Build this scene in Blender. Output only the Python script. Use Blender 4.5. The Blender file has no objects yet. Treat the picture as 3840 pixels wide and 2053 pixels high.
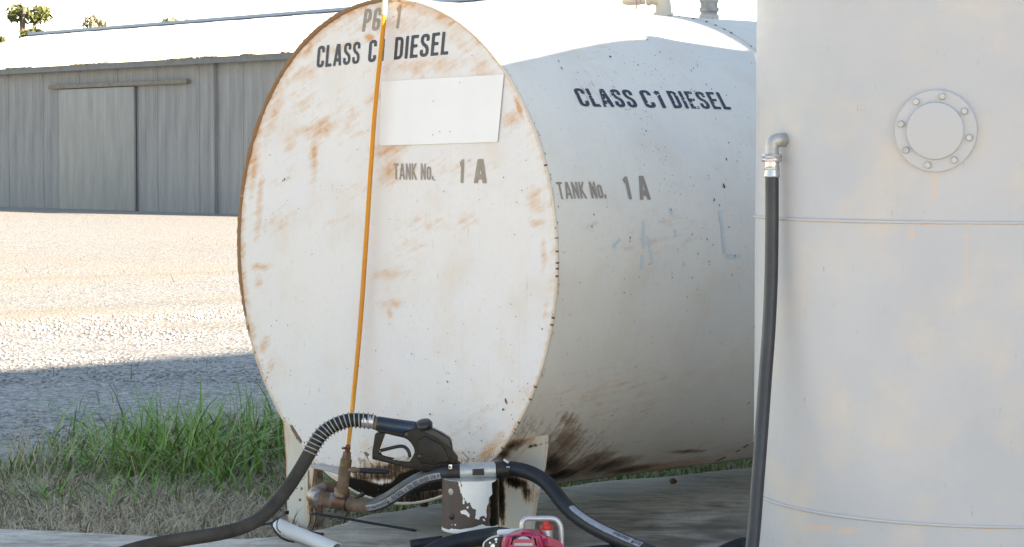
import bpy, bmesh, math, random
import numpy as np
from mathutils import Vector, Matrix
rng = np.random.default_rng(7); random.seed(7)
SC = bpy.context.scene; COL = SC.collection
R_ = math.radians

# ------------------------------------------------------------------ camera, sky, sun, exposure
CAM = np.array([4.90238, -3.95227, 0.26405]); YAW = -0.83607; PIT = -0.05129
FS = 5683.118*1.490683                      # focal length in pixels of the 3840 wide photograph
cam = bpy.data.objects.new('camera', bpy.data.cameras.new('camera')); COL.objects.link(cam)
cam.location = CAM; cam.rotation_euler = (math.pi/2+PIT, 0, -YAW)
cam.data.sensor_width = 36; cam.data.lens = FS/3840*36; cam.data.clip_start = .05; cam.data.clip_end = 2000
SC.camera = cam
SUN_E, SUN_A = R_(18), R_(12)               # elevation; azimuth from +x towards +y
sd = np.array([math.cos(SUN_E)*math.cos(SUN_A), math.cos(SUN_E)*math.sin(SUN_A), math.sin(SUN_E)])
w = bpy.data.worlds.new('World'); SC.world = w; w.use_nodes = True
nt = w.node_tree; bg = nt.nodes['Background']; sky = nt.nodes.new('ShaderNodeTexSky')
sky.sky_type = 'NISHITA'; sky.sun_disc = False; sky.sun_elevation = SUN_E; sky.sun_rotation = R_(90)-SUN_A
sky.air_density = 1.0; sky.dust_density = 0.1; sky.ozone_density = 1.0
nt.links.new(sky.outputs[0], bg.inputs[0]); bg.inputs[1].default_value = 0.085
sl = bpy.data.lights.new('sun', 'SUN'); sl.energy = 5.0; sl.angle = R_(.5); sl.color = (1, .93, .82)
sun = bpy.data.objects.new('sun', sl); COL.objects.link(sun)
sun.rotation_euler = Vector(sd).to_track_quat('Z', 'Y').to_euler()
SC.view_settings.view_transform = 'Standard'; SC.view_settings.look = 'None'
SC.view_settings.exposure = 2.36; SC.view_settings.gamma = 1; SC.view_settings.use_white_balance = True; SC.view_settings.white_balance_temperature = 8000; SC.view_settings.white_balance_tint = 14
SC.view_settings.gamma = 1; SC.view_settings.use_curve_mapping = False

# ------------------------------------------------------------------ pixel <-> world
Fw = np.array([math.sin(YAW)*math.cos(PIT), math.cos(YAW)*math.cos(PIT), math.sin(PIT)])
Rt = np.array([math.cos(YAW), -math.sin(YAW), 0.]); Up = np.cross(Rt, Fw)
ZM = {'s': (0, 0, 1.), 'd': (0, 0, 1.490683), '1': (900, 1500, .40161), '2': (1600, 1500, .40161), '3': (2300, 1500, .40161),
      '4': (900, 0, .40671), '16': (1600, 0, .40671), '22': (2200, 0, .40664), 'c': (2000, 500, .43577), 'm': (900, 500, .43573),
      'N': (1350, 1530, .21786), 'B': (1100, 1630, .21786), 'D': (1640, 1690, .21786), 'E': (1700, 1850, .23292),
      'F': (1500, 1950, .23292), 'T': (2300, 0, .17857), 'f': (1350, 1000, .40671), 'G': (920, 1250, .2907), 'R': (2600, 1400, .4742)}
def S(z, x, y):
    o = ZM[z]; return o[0]+np.asarray(x)*o[2], o[1]+np.asarray(y)*o[2]
def ray(z, x, y):
    sx, sy = S(z, x, y); return Fw+(sx-1920)/FS*Rt-(sy-1026.5)/FS*Up
def P(z, x, y, d):
    r = ray(z, x, y); return CAM+r*d
def onp(z, x, y, ax, v):
    r = ray(z, x, y); return CAM+r*((v-CAM[ax])/r[ax])
def proj(X):
    d = X-CAM; k = d@Fw
    return 1920+FS*(d@Rt)/k, 1026.5-FS*(d@Up)/k
def toz(z, X):
    x, y = proj(X); o = ZM[z]; return (x-o[0])/o[2], (y-o[1])/o[2]

# ------------------------------------------------------------------ numpy noise
def vnoise(x, y, seed=0):
    x = np.asarray(x, float); y = np.asarray(y, float)
    xi = np.floor(x).astype(np.int64); yi = np.floor(y).astype(np.int64); fx = x-xi; fy = y-yi
    def h(a, b):
        n = (a*374761393+b*668265263+seed*1442695041) & 0xffffffff
        n = ((n ^ (n >> 13))*1274126177) & 0xffffffff
        return ((n ^ (n >> 16)) & 0xffff)/65535.
    u = fx*fx*(3-2*fx); v = fy*fy*(3-2*fy)
    return (h(xi, yi)*(1-u)+h(xi+1, yi)*u)*(1-v)+(h(xi, yi+1)*(1-u)+h(xi+1, yi+1)*u)*v
def fbm(x, y, seed=0, o=4):
    s = 0; a = .5; t = 0
    for i in range(o):
        s = s+a*vnoise(x*2**i, y*2**i, seed+i*17); t += a; a *= .55
    return s/t
def sst(a, b, x):
    t = np.clip((x-a)/(b-a), 0, 1); return t*t*(3-2*t)
def polydist(px, py, poly):
    """signed distance, positive inside"""
    poly = np.asarray(poly, float); n = len(poly); d = np.full(px.shape, 1e9); ins = np.zeros(px.shape, bool)
    for i in range(n):
        ax, ay = poly[i]; bx, by = poly[(i+1) % n]; ex, ey = bx-ax, by-ay
        t = np.clip(((px-ax)*ex+(py-ay)*ey)/(ex*ex+ey*ey+1e-12), 0, 1)
        d = np.minimum(d, np.hypot(px-ax-t*ex, py-ay-t*ey))
        c = ((ay > py) != (by > py)); 
        with np.errstate(divide='ignore', invalid='ignore'):
            ins ^= c & (px < (bx-ax)*(py-ay)/(by-ay+1e-12)+ax)
    return np.where(ins, d, -d)
def blobs(X, lst):
    m = np.zeros(len(X))
    for z, cx, cy, rx, ry, ang, st in lst:
        x, y = toz(z, X); a = R_(ang); u = (x-cx)*math.cos(a)+(y-cy)*math.sin(a); v = -(x-cx)*math.sin(a)+(y-cy)*math.cos(a)
        m = np.maximum(m, st*np.exp(-((u/rx)**2+(v/ry)**2)))
    return m

# ------------------------------------------------------------------ object helpers
def tag(o, label=None, cat=None, group=None, kind=None):
    if label: o['label'] = label
    if cat: o['category'] = cat
    if group: o['group'] = group
    if kind: o['kind'] = kind
    return o
def link(o, parent=None):
    COL.objects.link(o)
    if parent is not None:
        o.parent = parent
        m = Matrix.Identity(4); q = parent
        while q is not None: m = q.matrix_basis @ m if q.parent is None else q.matrix_basis @ m; q = q.parent
        o.matrix_parent_inverse = WM(parent).inverted()
    return o
def WM(o):
    m = o.matrix_basis.copy()
    if o.parent is not None: m = WM(o.parent) @ o.matrix_parent_inverse @ m
    return m
def empty(name, loc, label=None, cat=None, group=None, parent=None):
    o = bpy.data.objects.new(name, None); o.location = Vector(loc); o.empty_display_size = .05
    link(o, parent); return tag(o, label, cat, group)
def mesh(name, V, F, mat, parent=None, smooth=True, mod=None, uv=None, attr=None):
    me = bpy.data.meshes.new(name)
    V = np.asarray(V, float)
    if isinstance(F, np.ndarray):
        k = F.shape[1]; me.vertices.add(len(V)); me.vertices.foreach_set('co', V.ravel())
        me.loops.add(F.size); me.loops.foreach_set('vertex_index', F.ravel().astype(np.int32))
        me.polygons.add(len(F)); me.polygons.foreach_set('loop_start', np.arange(0, F.size, k, dtype=np.int32))
        me.update(calc_edges=True)
    else:
        me.from_pydata([tuple(v) for v in V], [], [tuple(f) for f in F]); me.update()
    if smooth:
        me.polygons.foreach_set('use_smooth', [True]*len(me.polygons))
    if uv is not None:
        L = me.uv_layers.new(name='UVMap'); vi = np.empty(len(me.loops), np.int32); me.loops.foreach_get('vertex_index', vi)
        L.data.foreach_set('uv', np.asarray(uv)[vi].ravel())
    if attr is not None:
        A = me.color_attributes.new('mask', 'FLOAT_COLOR', 'POINT')
        a = np.ones((len(V), 4)); a[:, :attr.shape[1]] = attr; A.data.foreach_set('color', a.ravel())
    me.materials.append(mat)
    o = bpy.data.objects.new(name, me); link(o, parent)
    for m in (mod or []):
        if m[0] == 'bevel':
            b = o.modifiers.new('bevel', 'BEVEL'); b.width = m[1]; b.segments = 3; b.limit_method = 'ANGLE'; b.angle_limit = R_(35)
            if smooth: pass
        if m[0] == 'solid':
            b = o.modifiers.new('solid', 'SOLIDIFY'); b.thickness = m[1]; b.offset = -1
    return o
def nrm(v): v = np.asarray(v, float); return v/(np.linalg.norm(v)+1e-12)
def catmull(pts, n=8):
    pts = np.asarray(pts, float); Q = np.vstack([2*pts[0]-pts[1], pts, 2*pts[-1]-pts[-2]]); out = []
    for i in range(1, len(Q)-2):
        for t in np.linspace(0, 1, n, endpoint=False):
            a, b, c, d = Q[i-1:i+3]
            out.append(.5*((2*b)+(-a+c)*t+(2*a-5*b+4*c-d)*t*t+(-a+3*b-3*c+d)*t**3))
    out.append(pts[-1]); return np.array(out)
def frames(path, ref=None):
    n = len(path); T = np.gradient(path, axis=0); T /= np.linalg.norm(T, axis=1)[:, None]+1e-12
    N = np.zeros_like(T); r = ref if ref is not None else (np.array([0, 0, 1.]) if abs(T[0][2]) < .9 else np.array([1., 0, 0]))
    N[0] = nrm(r-(r@T[0])*T[0])
    for i in range(1, n): N[i] = nrm(N[i-1]-(N[i-1]@T[i])*T[i])
    return T, N, np.cross(T, N)
def tube_vf(path, rad, seg=16, caps=True):
    path = np.asarray(path, float); T, N, B = frames(path); rad = np.broadcast_to(rad, (len(path),))
    a = np.linspace(0, 2*np.pi, seg, endpoint=False)
    V = (path[:, None]+rad[:, None, None]*(np.cos(a)[None, :, None]*N[:, None]+np.sin(a)[None, :, None]*B[:, None])).reshape(-1, 3)
    F = []
    for i in range(len(path)-1):
        for j in range(seg):
            F.append((i*seg+j, i*seg+(j+1) % seg, (i+1)*seg+(j+1) % seg, (i+1)*seg+j))
    if caps:
        F.append(tuple(range(seg))[::-1]); F.append(tuple((len(path)-1)*seg+j for j in range(seg)))
    return V, F
def tube(name, pts, rad, mat, parent=None, seg=16, n=8, caps=True, smooth_path=True):
    path = catmull(pts, n) if smooth_path and len(pts) > 2 else np.asarray(pts, float)
    V, F = tube_vf(path, rad, seg, caps); o = mesh(name, V, F, mat, parent); return o
def lathe_vf(a, b, prof, seg=32, ratio=None, rot=0):
    """prof: (t along a->b in metres, radius)"""
    a = np.asarray(a, float); ax = nrm(np.asarray(b, float)-a)
    r = np.array([0, 0, 1.]) if abs(ax[2]) < .9 else np.array([1., 0, 0]); n = nrm(r-(r@ax)*ax); m = np.cross(ax, n)
    th = np.linspace(0, 2*np.pi, seg, endpoint=False)+rot; V = []; F = []
    for t, q in prof:
        for h in th: V.append(a+ax*t+q*(math.cos(h)*n+math.sin(h)*m))
    k = len(prof)
    for i in range(k-1):
        for j in range(seg): F.append((i*seg+j, i*seg+(j+1) % seg, (i+1)*seg+(j+1) % seg, (i+1)*seg+j))
    F.append(tuple(range(seg))[::-1]); F.append(tuple((k-1)*seg+j for j in range(seg)))
    return np.array(V), F
def lathe(name, a, b, prof, mat, parent=None, seg=32, flat=False, rot=0, mod=None):
    V, F = lathe_vf(a, b, prof, seg, rot=rot); o = mesh(name, V, F, mat, parent, smooth=not flat, mod=mod)
    if not flat: autosm(o)
    return o
def autosm(o, ang=38):
    me = o.data; bm = bmesh.new(); bm.from_mesh(me)
    for e in bm.edges:
        if len(e.link_faces) == 2 and e.calc_face_angle(0) > R_(ang): e.smooth = False
    bm.to_mesh(me); bm.free()
def cyl(name, a, b, r, mat, parent=None, seg=28, bev=.0, r2=None, rot=0, flat=False):
    L = np.linalg.norm(np.asarray(b, float)-np.asarray(a, float)); r2 = r if r2 is None else r2
    bev = bev or min(r, L)*.06
    return lathe(name, a, b, [(0, r-bev), (bev, r), (L-bev, r2), (L, r2-bev)], mat, parent, seg, rot=rot, flat=flat)
def prism(name, pts, thick, mat, parent=None, bev=.002, nrmv=None, smooth=True):
    """pts: world polygon; extruded along nrmv by thick (centred)"""
    pts = np.asarray(pts, float); nv = -Fw if nrmv is None else nrm(nrmv); n = len(pts)
    V = np.vstack([pts+nv*thick/2, pts-nv*thick/2])
    F = [tuple(range(n)), tuple(range(2*n-1, n-1, -1))]+[(i, i+n, (i+1) % n+n, (i+1) % n) for i in range(n)]
    me = bpy.data.meshes.new(name); bm = bmesh.new(); vs = [bm.verts.new(v) for v in V]
    for f in F: bm.faces.new([vs[i] for i in f])
    bmesh.ops.recalc_face_normals(bm, faces=bm.faces[:])
    if bev: bmesh.ops.bevel(bm, geom=bm.edges[:], offset=bev, segments=3, profile=.6, affect='EDGES', clamp_overlap=True)
    bmesh.ops.triangulate(bm, faces=[f for f in bm.faces if len(f.verts) > 4])
    bm.to_mesh(me); bm.free(); me.materials.append(mat); o = bpy.data.objects.new(name, me); link(o, parent)
    if smooth: me.polygons.foreach_set('use_smooth', [True]*len(me.polygons)); autosm(o, 30)
    return o
def box(name, c, size, mat, parent=None, rz=0, bev=.004, axes=None):
    c = np.asarray(c, float); s = np.asarray(size)/2
    if axes is None: axes = np.array([[math.cos(rz), math.sin(rz), 0], [-math.sin(rz), math.cos(rz), 0], [0, 0, 1.]])
    base = [c+axes[0]*s[0]*i+axes[1]*s[1]*j for i, j in ((-1, -1), (1, -1), (1, 1), (-1, 1))]
    return prism(name, base, size[2], mat, parent, bev, nrmv=axes[2])
def ipoly(z, pts, d): return [P(z, x, y, d) for x, y in pts]
CAX = np.array([Rt, Up, -Fw])

# ------------------------------------------------------------------ materials
def M(name, col, rough=.6, metal=0., var=0., vscale=8, col2=None, bump=0., bscale=60, coat=0., spec=.5, trans=0., det=6, coords='Object', thr=None, stretch=(1, 1, 1)):
    m = bpy.data.materials.new(name); m.use_nodes = True; N = m.node_tree.nodes; L = m.node_tree.links; b = N['Principled BSDF']
    b.inputs['Base Color'].default_value = (*col, 1); b.inputs['Roughness'].default_value = rough; b.inputs['Metallic'].default_value = metal
    b.inputs['Coat Weight'].default_value = coat; b.inputs['Specular IOR Level'].default_value = spec; b.inputs['Transmission Weight'].default_value = trans
    tc = N.new('ShaderNodeTexCoord'); mp = N.new('ShaderNodeMapping'); mp.inputs['Scale'].default_value = stretch; L.new(tc.outputs[coords], mp.inputs[0])
    if var or col2:
        n = N.new('ShaderNodeTexNoise'); n.inputs['Scale'].default_value = vscale; n.inputs['Detail'].default_value = det; n.inputs['Roughness'].default_value = .62
        L.new(mp.outputs[0], n.inputs['Vector']); r = N.new('ShaderNodeValToRGB'); L.new(n.outputs[0], r.inputs[0])
        a, c = thr or (.3, .7)
        r.color_ramp.elements[0].position = a; r.color_ramp.elements[1].position = c
        c2 = col2 or tuple(x*(1-var) for x in col)
        r.color_ramp.elements[0].color = (*col, 1); r.color_ramp.elements[1].color = (*c2, 1)
        L.new(r.outputs[0], b.inputs['Base Color'])
        rr = N.new('ShaderNodeMapRange'); rr.inputs[3].default_value = max(rough-.1, .05); rr.inputs[4].default_value = min(rough+.12, 1)
        L.new(n.outputs[0], rr.inputs[0]); L.new(rr.outputs[0], b.inputs['Roughness'])
    if bump:
        n2 = N.new('ShaderNodeTexNoise'); n2.inputs['Scale'].default_value = bscale; n2.inputs['Detail'].default_value = 8; L.new(mp.outputs[0], n2.inputs['Vector'])
        bp = N.new('ShaderNodeBump'); bp.inputs['Strength'].default_value = bump; bp.inputs['Distance'].default_value = .003
        L.new(n2.outputs[0], bp.inputs['Height']); L.new(bp.outputs[0], b.inputs['Normal'])
    return m
def tankmat(name, base=(.70, .68, .655), base2=(.60, .60, .62), ang=-22, chips=.5, streak=(7, 70), alt=(.60, .30, .14), darkstreak=(90, 9), rough=.42, prim=(.15, .095, .075), dirtc=2.2, soft=False):
    """painted steel: mask R = scuffed rust, G = oily dirt, B = peeled primer, laid out in UV metres"""
    m = bpy.data.materials.new(name); m.use_nodes = True; N = m.node_tree.nodes; L = m.node_tree.links; b = N['Principled BSDF']
    uv = N.new('ShaderNodeUVMap'); at = N.new('ShaderNodeAttribute'); at.attribute_name = 'mask'; sp = N.new('ShaderNodeSeparateColor'); L.new(at.outputs['Color'], sp.inputs[0])
    def noise(sc, rot=0, scale=1., det=8, ro=.6, dist=0):
        mp = N.new('ShaderNodeMapping'); mp.vector_type = 'POINT'; mp.inputs['Scale'].default_value = (sc[0], sc[1], 1)
        m0 = N.new('ShaderNodeMapping'); m0.inputs['Rotation'].default_value = (0, 0, R_(rot)); L.new(uv.outputs[0], m0.inputs[0]); L.new(m0.outputs[0], mp.inputs[0])
        n = N.new('ShaderNodeTexNoise'); n.inputs['Scale'].default_value = scale; n.inputs['Detail'].default_value = det; n.inputs['Roughness'].default_value = ro; n.inputs['Distortion'].default_value = dist
        L.new(mp.outputs[0], n.inputs['Vector']); return n.outputs[0]
    def mth(op, a, c=None, d=None):
        q = N.new('ShaderNodeMath'); q.operation = op
        for i, v in enumerate((a, c, d)):
            if v is None: continue
            if isinstance(v, (int, float)): q.inputs[i].default_value = v
            else: L.new(v, q.inputs[i])
        return q.outputs[0]
    def rng_(v, a, c, lo=0, hi=1):
        q = N.new('ShaderNodeMapRange'); q.interpolation_type = 'SMOOTHSTEP'; q.inputs[1].default_value = a; q.inputs[2].default_value = c; q.inputs[3].default_value = lo; q.inputs[4].default_value = hi; L.new(v, q.inputs[0]); return q.outputs[0]
    def mix(f, a, c):
        q = N.new('ShaderNodeMix'); q.data_type = 'RGBA'
        if isinstance(f, (int, float)): q.inputs['Factor'].default_value = f
        else: L.new(f, q.inputs['Factor'])
        for k, v in (('A', a), ('B', c)):
            s = [i for i in q.inputs if i.name == k and i.type == 'RGBA'][0]
            if isinstance(v, tuple): s.default_value = (*v, 1)
            else: L.new(v, s)
        return [o for o in q.outputs if o.type == 'RGBA'][0]
    big = noise((2.2, 2.2)); c = mix(rng_(big, .38, .68), base, base2)
    warm = noise((5, 5), det=5); c = mix(mth('MULTIPLY', rng_(warm, .46, .72), .40), c, (.66, .55, .44))
    fine = noise((60, 60), det=4); c = mix(mth('MULTIPLY', rng_(fine, .5, .75), .12), c, (.45, .42, .40))
    # fine vertical rain streaks
    rs = noise((95, 2.2), det=5); c = mix(mth('MULTIPLY', rng_(rs, .55, .8), .17), c, (.50, .44, .38))
    st = noise(streak, ang, det=10, ro=.68); st2 = noise((26, 34), det=8, ro=.7)
    sm = mth('ADD', mth('MULTIPLY', mth('ADD', mth('MULTIPLY', st, .55), mth('MULTIPLY', st2, .45)), 2.1), -.55)
    rv = mth('ADD', sp.outputs[0], sm)
    c = mix(mth('MULTIPLY', rng_(rv, .66, 1.06), .68), c, (.66, .47, .35))
    c = mix(mth('MULTIPLY', rng_(rv, 1.0, 1.30), .85), c, alt)
    # thin scratches
    sc = noise((9, 260), ang-4, det=3); c = mix(mth('MULTIPLY', mth('MULTIPLY', rng_(sc, .66, .72), rng_(big, .45, .65)), .35), c, (.38, .33, .30))
    # small chips
    vo = N.new('ShaderNodeTexVoronoi'); vo.inputs['Scale'].default_value = 34; vo.inputs['Randomness'].default_value = 1; L.new(uv.outputs[0], vo.inputs['Vector'])
    sc2 = N.new('ShaderNodeSeparateColor'); L.new(vo.outputs['Color'], sc2.inputs[0])
    cm = mth('LESS_THAN', mth('ADD', vo.outputs['Distance'], mth('MULTIPLY', fine, .10)), mth('MULTIPLY', mth('POWER', sc2.outputs[1], 3.), .16*chips+.05))
    cm = mth('MULTIPLY', cm, mth('GREATER_THAN', sc2.outputs[0], 1-.28*chips)); c = mix(mth('MULTIPLY', cm, .8), c, (.10, .07, .06))
    # peeled primer
    pn = noise((70, 70), det=8, ro=.65); pv = mth('ADD', sp.outputs[2], mth('MULTIPLY', pn, .6)); pm = rng_(pv, .74, .79); c = mix(pm, c, prim)
    # oily dirt, running round the metal
    dn = noise(darkstreak, 0, det=9, ro=.7); dn2 = noise((50, 45), det=8, ro=.75); dd = mth('ADD', mth('MULTIPLY', mth('ADD', mth('MULTIPLY', dn, .55), mth('MULTIPLY', dn2, .45)), dirtc), .5-dirtc*.5)
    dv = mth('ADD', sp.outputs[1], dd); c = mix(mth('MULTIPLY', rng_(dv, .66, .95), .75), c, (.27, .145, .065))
    if soft:
        sp_n = noise((190, 150), 0, det=6, ro=.8); dv2 = mth('ADD', dv, mth('MULTIPLY', mth('SUBTRACT', sp_n, .5), .9))
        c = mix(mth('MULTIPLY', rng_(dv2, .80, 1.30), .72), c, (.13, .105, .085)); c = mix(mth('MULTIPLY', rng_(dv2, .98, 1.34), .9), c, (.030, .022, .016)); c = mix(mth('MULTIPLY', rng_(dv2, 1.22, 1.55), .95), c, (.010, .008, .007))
    else:
        c = mix(mth('MULTIPLY', rng_(dv, .88, 1.12), .92), c, (.042, .024, .014)); c = mix(rng_(dv, 1.15, 1.4), c, (.008, .006, .005))
    L.new(c, b.inputs['Base Color'])
    r = mth('ADD', rough, mth('MULTIPLY', sm, .25)); L.new(r, b.inputs['Roughness']); L.new(mth('MULTIPLY', rng_(dv, .85, 1.15, 1, .12), .4), b.inputs['Specular IOR Level'])
    h = mth('ADD', mth('MULTIPLY', pm, -1.2), mth('ADD', mth('MULTIPLY', sm, .5), mth('MULTIPLY', fine, .25)))
    bp = N.new('ShaderNodeBump'); bp.inputs['Strength'].default_value = .35; bp.inputs['Distance'].default_value = .0012; L.new(h, bp.inputs['Height']); L.new(bp.outputs[0], b.inputs['Normal'])
    return m
m_face = tankmat('end_plate_paint', base=(.735, .705, .71), base2=(.70, .685, .72))
m_shell = tankmat('shell_paint', base=(.77, .715, .64), base2=(.71, .67, .62), ang=80, chips=.9, streak=(70, 9), darkstreak=(60, 6), dirtc=1.5, soft=True)
m_leg = tankmat('leg_paint', base=(.70, .66, .60), base2=(.62, .60, .56), ang=90, chips=1.2)
m_filter = tankmat('peeling_filter_paint', base=(.80, .80, .80), base2=(.76, .77, .80), chips=.2, prim=(.085, .062, .058), rough=.3)
m_vert = tankmat('upright_tank_paint', base=(.49, .495, .53), base2=(.44, .455, .50), ang=90, chips=.25, streak=(60, 3))
m_rim = tankmat('rim_weld_paint', base=(.68, .62, .55), base2=(.6, .5, .4), chips=1.5, alt=(.20, .095, .03), rough=.75)
m_ink = M('navy_stencil_ink', (.020, .030, .060), .5, var=.35, vscale=30)
m_ink2 = M('faded_grey_ink', (.33, .275, .235), .6, var=.18, vscale=40)
m_blue = M('ghost_blue_ink', (.57, .63, .66), .6, var=.1, vscale=20)
m_chip = M('chip_steel', (.085, .055, .045), .8, var=.4, vscale=200)
m_sign = M('blank_white_patch', (.80, .80, .83), .45, var=.06, vscale=6, bump=.1, bscale=30)
m_amber = M('amber_fuel_tube', (.66, .26, .008), .22, coat=.4, var=.25, vscale=5, col2=(.55, .19, .006))
m_clear = M('clear_tube', (.52, .44, .24), .25, coat=.3, var=.2, vscale=20, col2=(.56, .54, .46))
m_rustpipe = M('rusty_pipe', (.11, .062, .040), .72, col2=(.20, .135, .10), vscale=22, bump=.6, bscale=140, thr=(.35, .7))
m_galv = M('worn_galvanised', (.24, .25, .27), .45, metal=.5, col2=(.16, .085, .05), vscale=16, bump=.4, bscale=90, thr=(.40, .58))
m_brass = M('dirty_brass', (.24, .165, .085), .6, metal=.3, var=.5, vscale=40, bump=.4)
m_steel = M('bright_steel', (.62, .62, .64), .28, metal=.9, var=.2, vscale=50)
m_alu = M('cast_aluminium', (.50, .51, .52), .42, metal=.55, col2=(.30, .29, .28), vscale=18, bump=.25, thr=(.45, .8))
m_rub = M('black_rubber', (.005, .008, .015), .48, spec=.35, col2=(.020, .024, .032), vscale=18, bump=.25, bscale=220)
m_rubn = M('dusty_nozzle_hose', (.070, .063, .056), .75, spec=.25, col2=(.030, .027, .025), vscale=14, bump=.35, bscale=300)
m_rubg = M('grey_rubber_hose', (.030, .035, .046), .42, var=.35, vscale=9, bump=.15, bscale=200)
m_noz = M('black_nozzle_plastic', (.005, .005, .006), .30, spec=.25, col2=(.014, .012, .010), vscale=24, bump=.3, bscale=120, thr=(.4, .75))
m_nozb = M('blue_black_sleeve', (.010, .030, .066), .33, col2=(.012, .011, .012), vscale=12, bump=.15, thr=(.42, .62))
m_dome = M('grey_black_cap', (.024, .024, .026), .38, var=.4, vscale=30)
m_band = M('white_hose_print_band', (.34, .36, .41), .6, col2=(.24, .25, .29), vscale=50)
m_print = M('dark_hose_print', (.02, .022, .035), .6)
m_latch = M('worn_latch_metal', (.42, .41, .38), .5, metal=.3, var=.3, vscale=60)
m_yel = M('yellow_bowl', (.52, .30, .03), .35, col2=(.20, .10, .02), vscale=12, coat=.2)
m_pvc = M('white_pvc', (.66, .67, .70), .35, var=.12, vscale=12)
m_tie = M('black_cable_tie', (.005, .007, .014), .4)
m_pink = M('pink_red_plastic', (.38, .005, .075), .28, coat=.3, var=.12, vscale=14, bump=.08)
m_red = M('red_cap_plastic', (.62, .022, .012), .3, coat=.2)
m_silver = M('silver_tube_paint', (.50, .52, .56), .3, metal=.45, var=.1, vscale=20)
m_blackp = M('black_engine_plastic', (.007, .008, .012), .35, var=.4, vscale=40)
m_dark = M('dark_oily_steel', (.010, .008, .008), .5, col2=(.026, .016, .012), vscale=30, bump=.4)
m_white = M('white_plastic', (.70, .72, .74), .4)
m_vent = M('weathered_vent_pipe', (.30, .28, .26), .7, col2=(.42, .41, .40), vscale=30, bump=.5, thr=(.4, .6))
m_pale = M('pale_painted_sheet', (.66, .65, .62), .6, var=.12, vscale=3)
m_cream = M('cream_painted_pipe', (.66, .56, .44), .55, col2=(.60, .54, .47), vscale=20, bump=.5)
m_roof = M('zinc_roof_sheet', (.62, .62, .61), .5, metal=.0, var=.12, vscale=2)
m_wall = M('old_zinc_wall_sheet', (.30, .31, .33), .6, var=.35, vscale=1.5, stretch=(3, 3, .3), bump=.0)
m_wood = M('grey_timber', (.22, .20, .18), .8, var=.4, vscale=6)
m_bark = M('bark', (.16, .13, .10), .9, var=.4, vscale=8, bump=.4)
m_leaf = M('olive_leaf', (.055, .075, .024), .6, col2=(.10, .11, .035), vscale=1.5)
m_leafd = M('far_grey_leaf', (.16, .15, .12), .7, col2=(.22, .2, .15), vscale=1.5)
m_stone = M('brown_stone', (.17, .10, .075), .9, var=.4, vscale=60, bump=.5)

# ------------------------------------------------------------------ lettering from distance fields
def rnd(pts, r, closed=False, n=6):
    pts = [np.array(p, float) for p in pts]; out = []
    m = len(pts)
    for i, p in enumerate(pts):
        if not closed and i in (0, m-1): out.append(p); continue
        a = pts[(i-1) % m]; b = pts[(i+1) % m]; da = np.linalg.norm(a-p); db = np.linalg.norm(b-p); q = min(r, da*.49, db*.49)
        s = p+(a-p)/da*q; e = p+(b-p)/db*q
        for t in np.linspace(0, 1, n): out.append((1-t)**2*s+2*t*(1-t)*p+t*t*e)
    if closed: out.append(out[0])
    return out
def glyph(ch, w, h):
    """stroke lists in a box of width w, height 1; h = half stroke"""
    a, b, t, z = h, w-h, 1-h, h; m = w/2
    J = {'C': [rnd([(b, .69), (b, t), (a, t), (a, z), (b, z), (b, .31)], .15)],
         'L': [[(a, 0), (a, 1)], [(0, z), (w, z)]], 'I': [[(m, 0), (m, 1)]], 'T': [[(m, 0), (m, 1)], [(0, t), (w, t)]],
         'A': [[(a*.8, -.05), (m-h*.25, 1.05)], [(w-a*.8, -.05), (m+h*.25, 1.05)], [(a, .27), (b, .27)]],
         'S': [rnd([(b, .68), (b, t), (a, t), (a, .60), (b, .42), (b, z), (a, z), (a, .32)], .15)],
         'D': [[(a, 0), (a, 1)], rnd([(0, t), (b, t), (b, z), (0, z)], .2)], 'E': [[(a, 0), (a, 1)], [(a, z), (w, z)], [(a, t), (w, t)], [(a, .52), (w*.9, .52)]],
         '1': [[(w-h, 0), (w-h, 1)], [(w-h, t-.02), (w-h*2.9, .80)]],
         'P': [[(a, 0), (a, 1)], rnd([(0, t), (b, t), (b, .45), (0, .45)], .17)],
         'G': [rnd([(b, .66), (b, t), (a, t), (a, z), (b, z), (b, .46), (m, .46)], .17)],
         'N': [[(a, 0), (a, 1)], [(b, 0), (b, 1)], [(a, 1), (b, 0)]], 'K': [[(a, 0), (a, 1)], [(a, .42), (b+.02, 1.03)], [(a+h, .56), (b+.03, -.03)]],
         'O': [rnd([(a, z), (a, t), (b, t), (b, z)], .18, True)], 'o': [rnd([(a, z), (a, .75), (b, .75), (b, z)], .17, True)],
         '.': [[(a, 0), (a, .22)]], 'R': [[(a, 0), (a, 1)], rnd([(0, t), (b, t), (b, .47), (0, .47)], .17), [(m, .47), (b, -.02)]],
         'V': [[(a, 1.02), (m, 0)], [(b, 1.02), (m, 0)]], 'Y': [[(a, 1.03), (m, .45)], [(b, 1.03), (m, .45)], [(m, 0), (m, .47)]],
         'M': [[(a, 0), (a, 1)], [(b, 0), (b, 1)], [(a, 1), (m, .35)], [(b, 1), (m, .35)]], '/': [[(a, -.05), (b, 1.05)]],
         '4': [[(b-.06, 0), (b-.06, 1)], [(b-.06, 1), (a, .3)], [(0, .28), (w, .28)]], '0': [rnd([(a, z), (a, t), (b, t), (b, z)], .18, True)],
         '2': [rnd([(a, .7), (a, t), (b, t), (b, .55), (a, z), (w, z)], .12)], '7': [[(0, t), (w, t)], [(b, t), (m-.05, 0)]],
         '8': [rnd([(a, z), (a, .5), (b, .5), (b, z)], .12, True), rnd([(a, .5), (a, t), (b, t), (b, .5)], .12, True)],
         'F': [[(a, 0), (a, 1)], [(a, t), (w, t)], [(a, .5), (w*.85, .5)]]}
    return J.get(ch, [])
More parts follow.
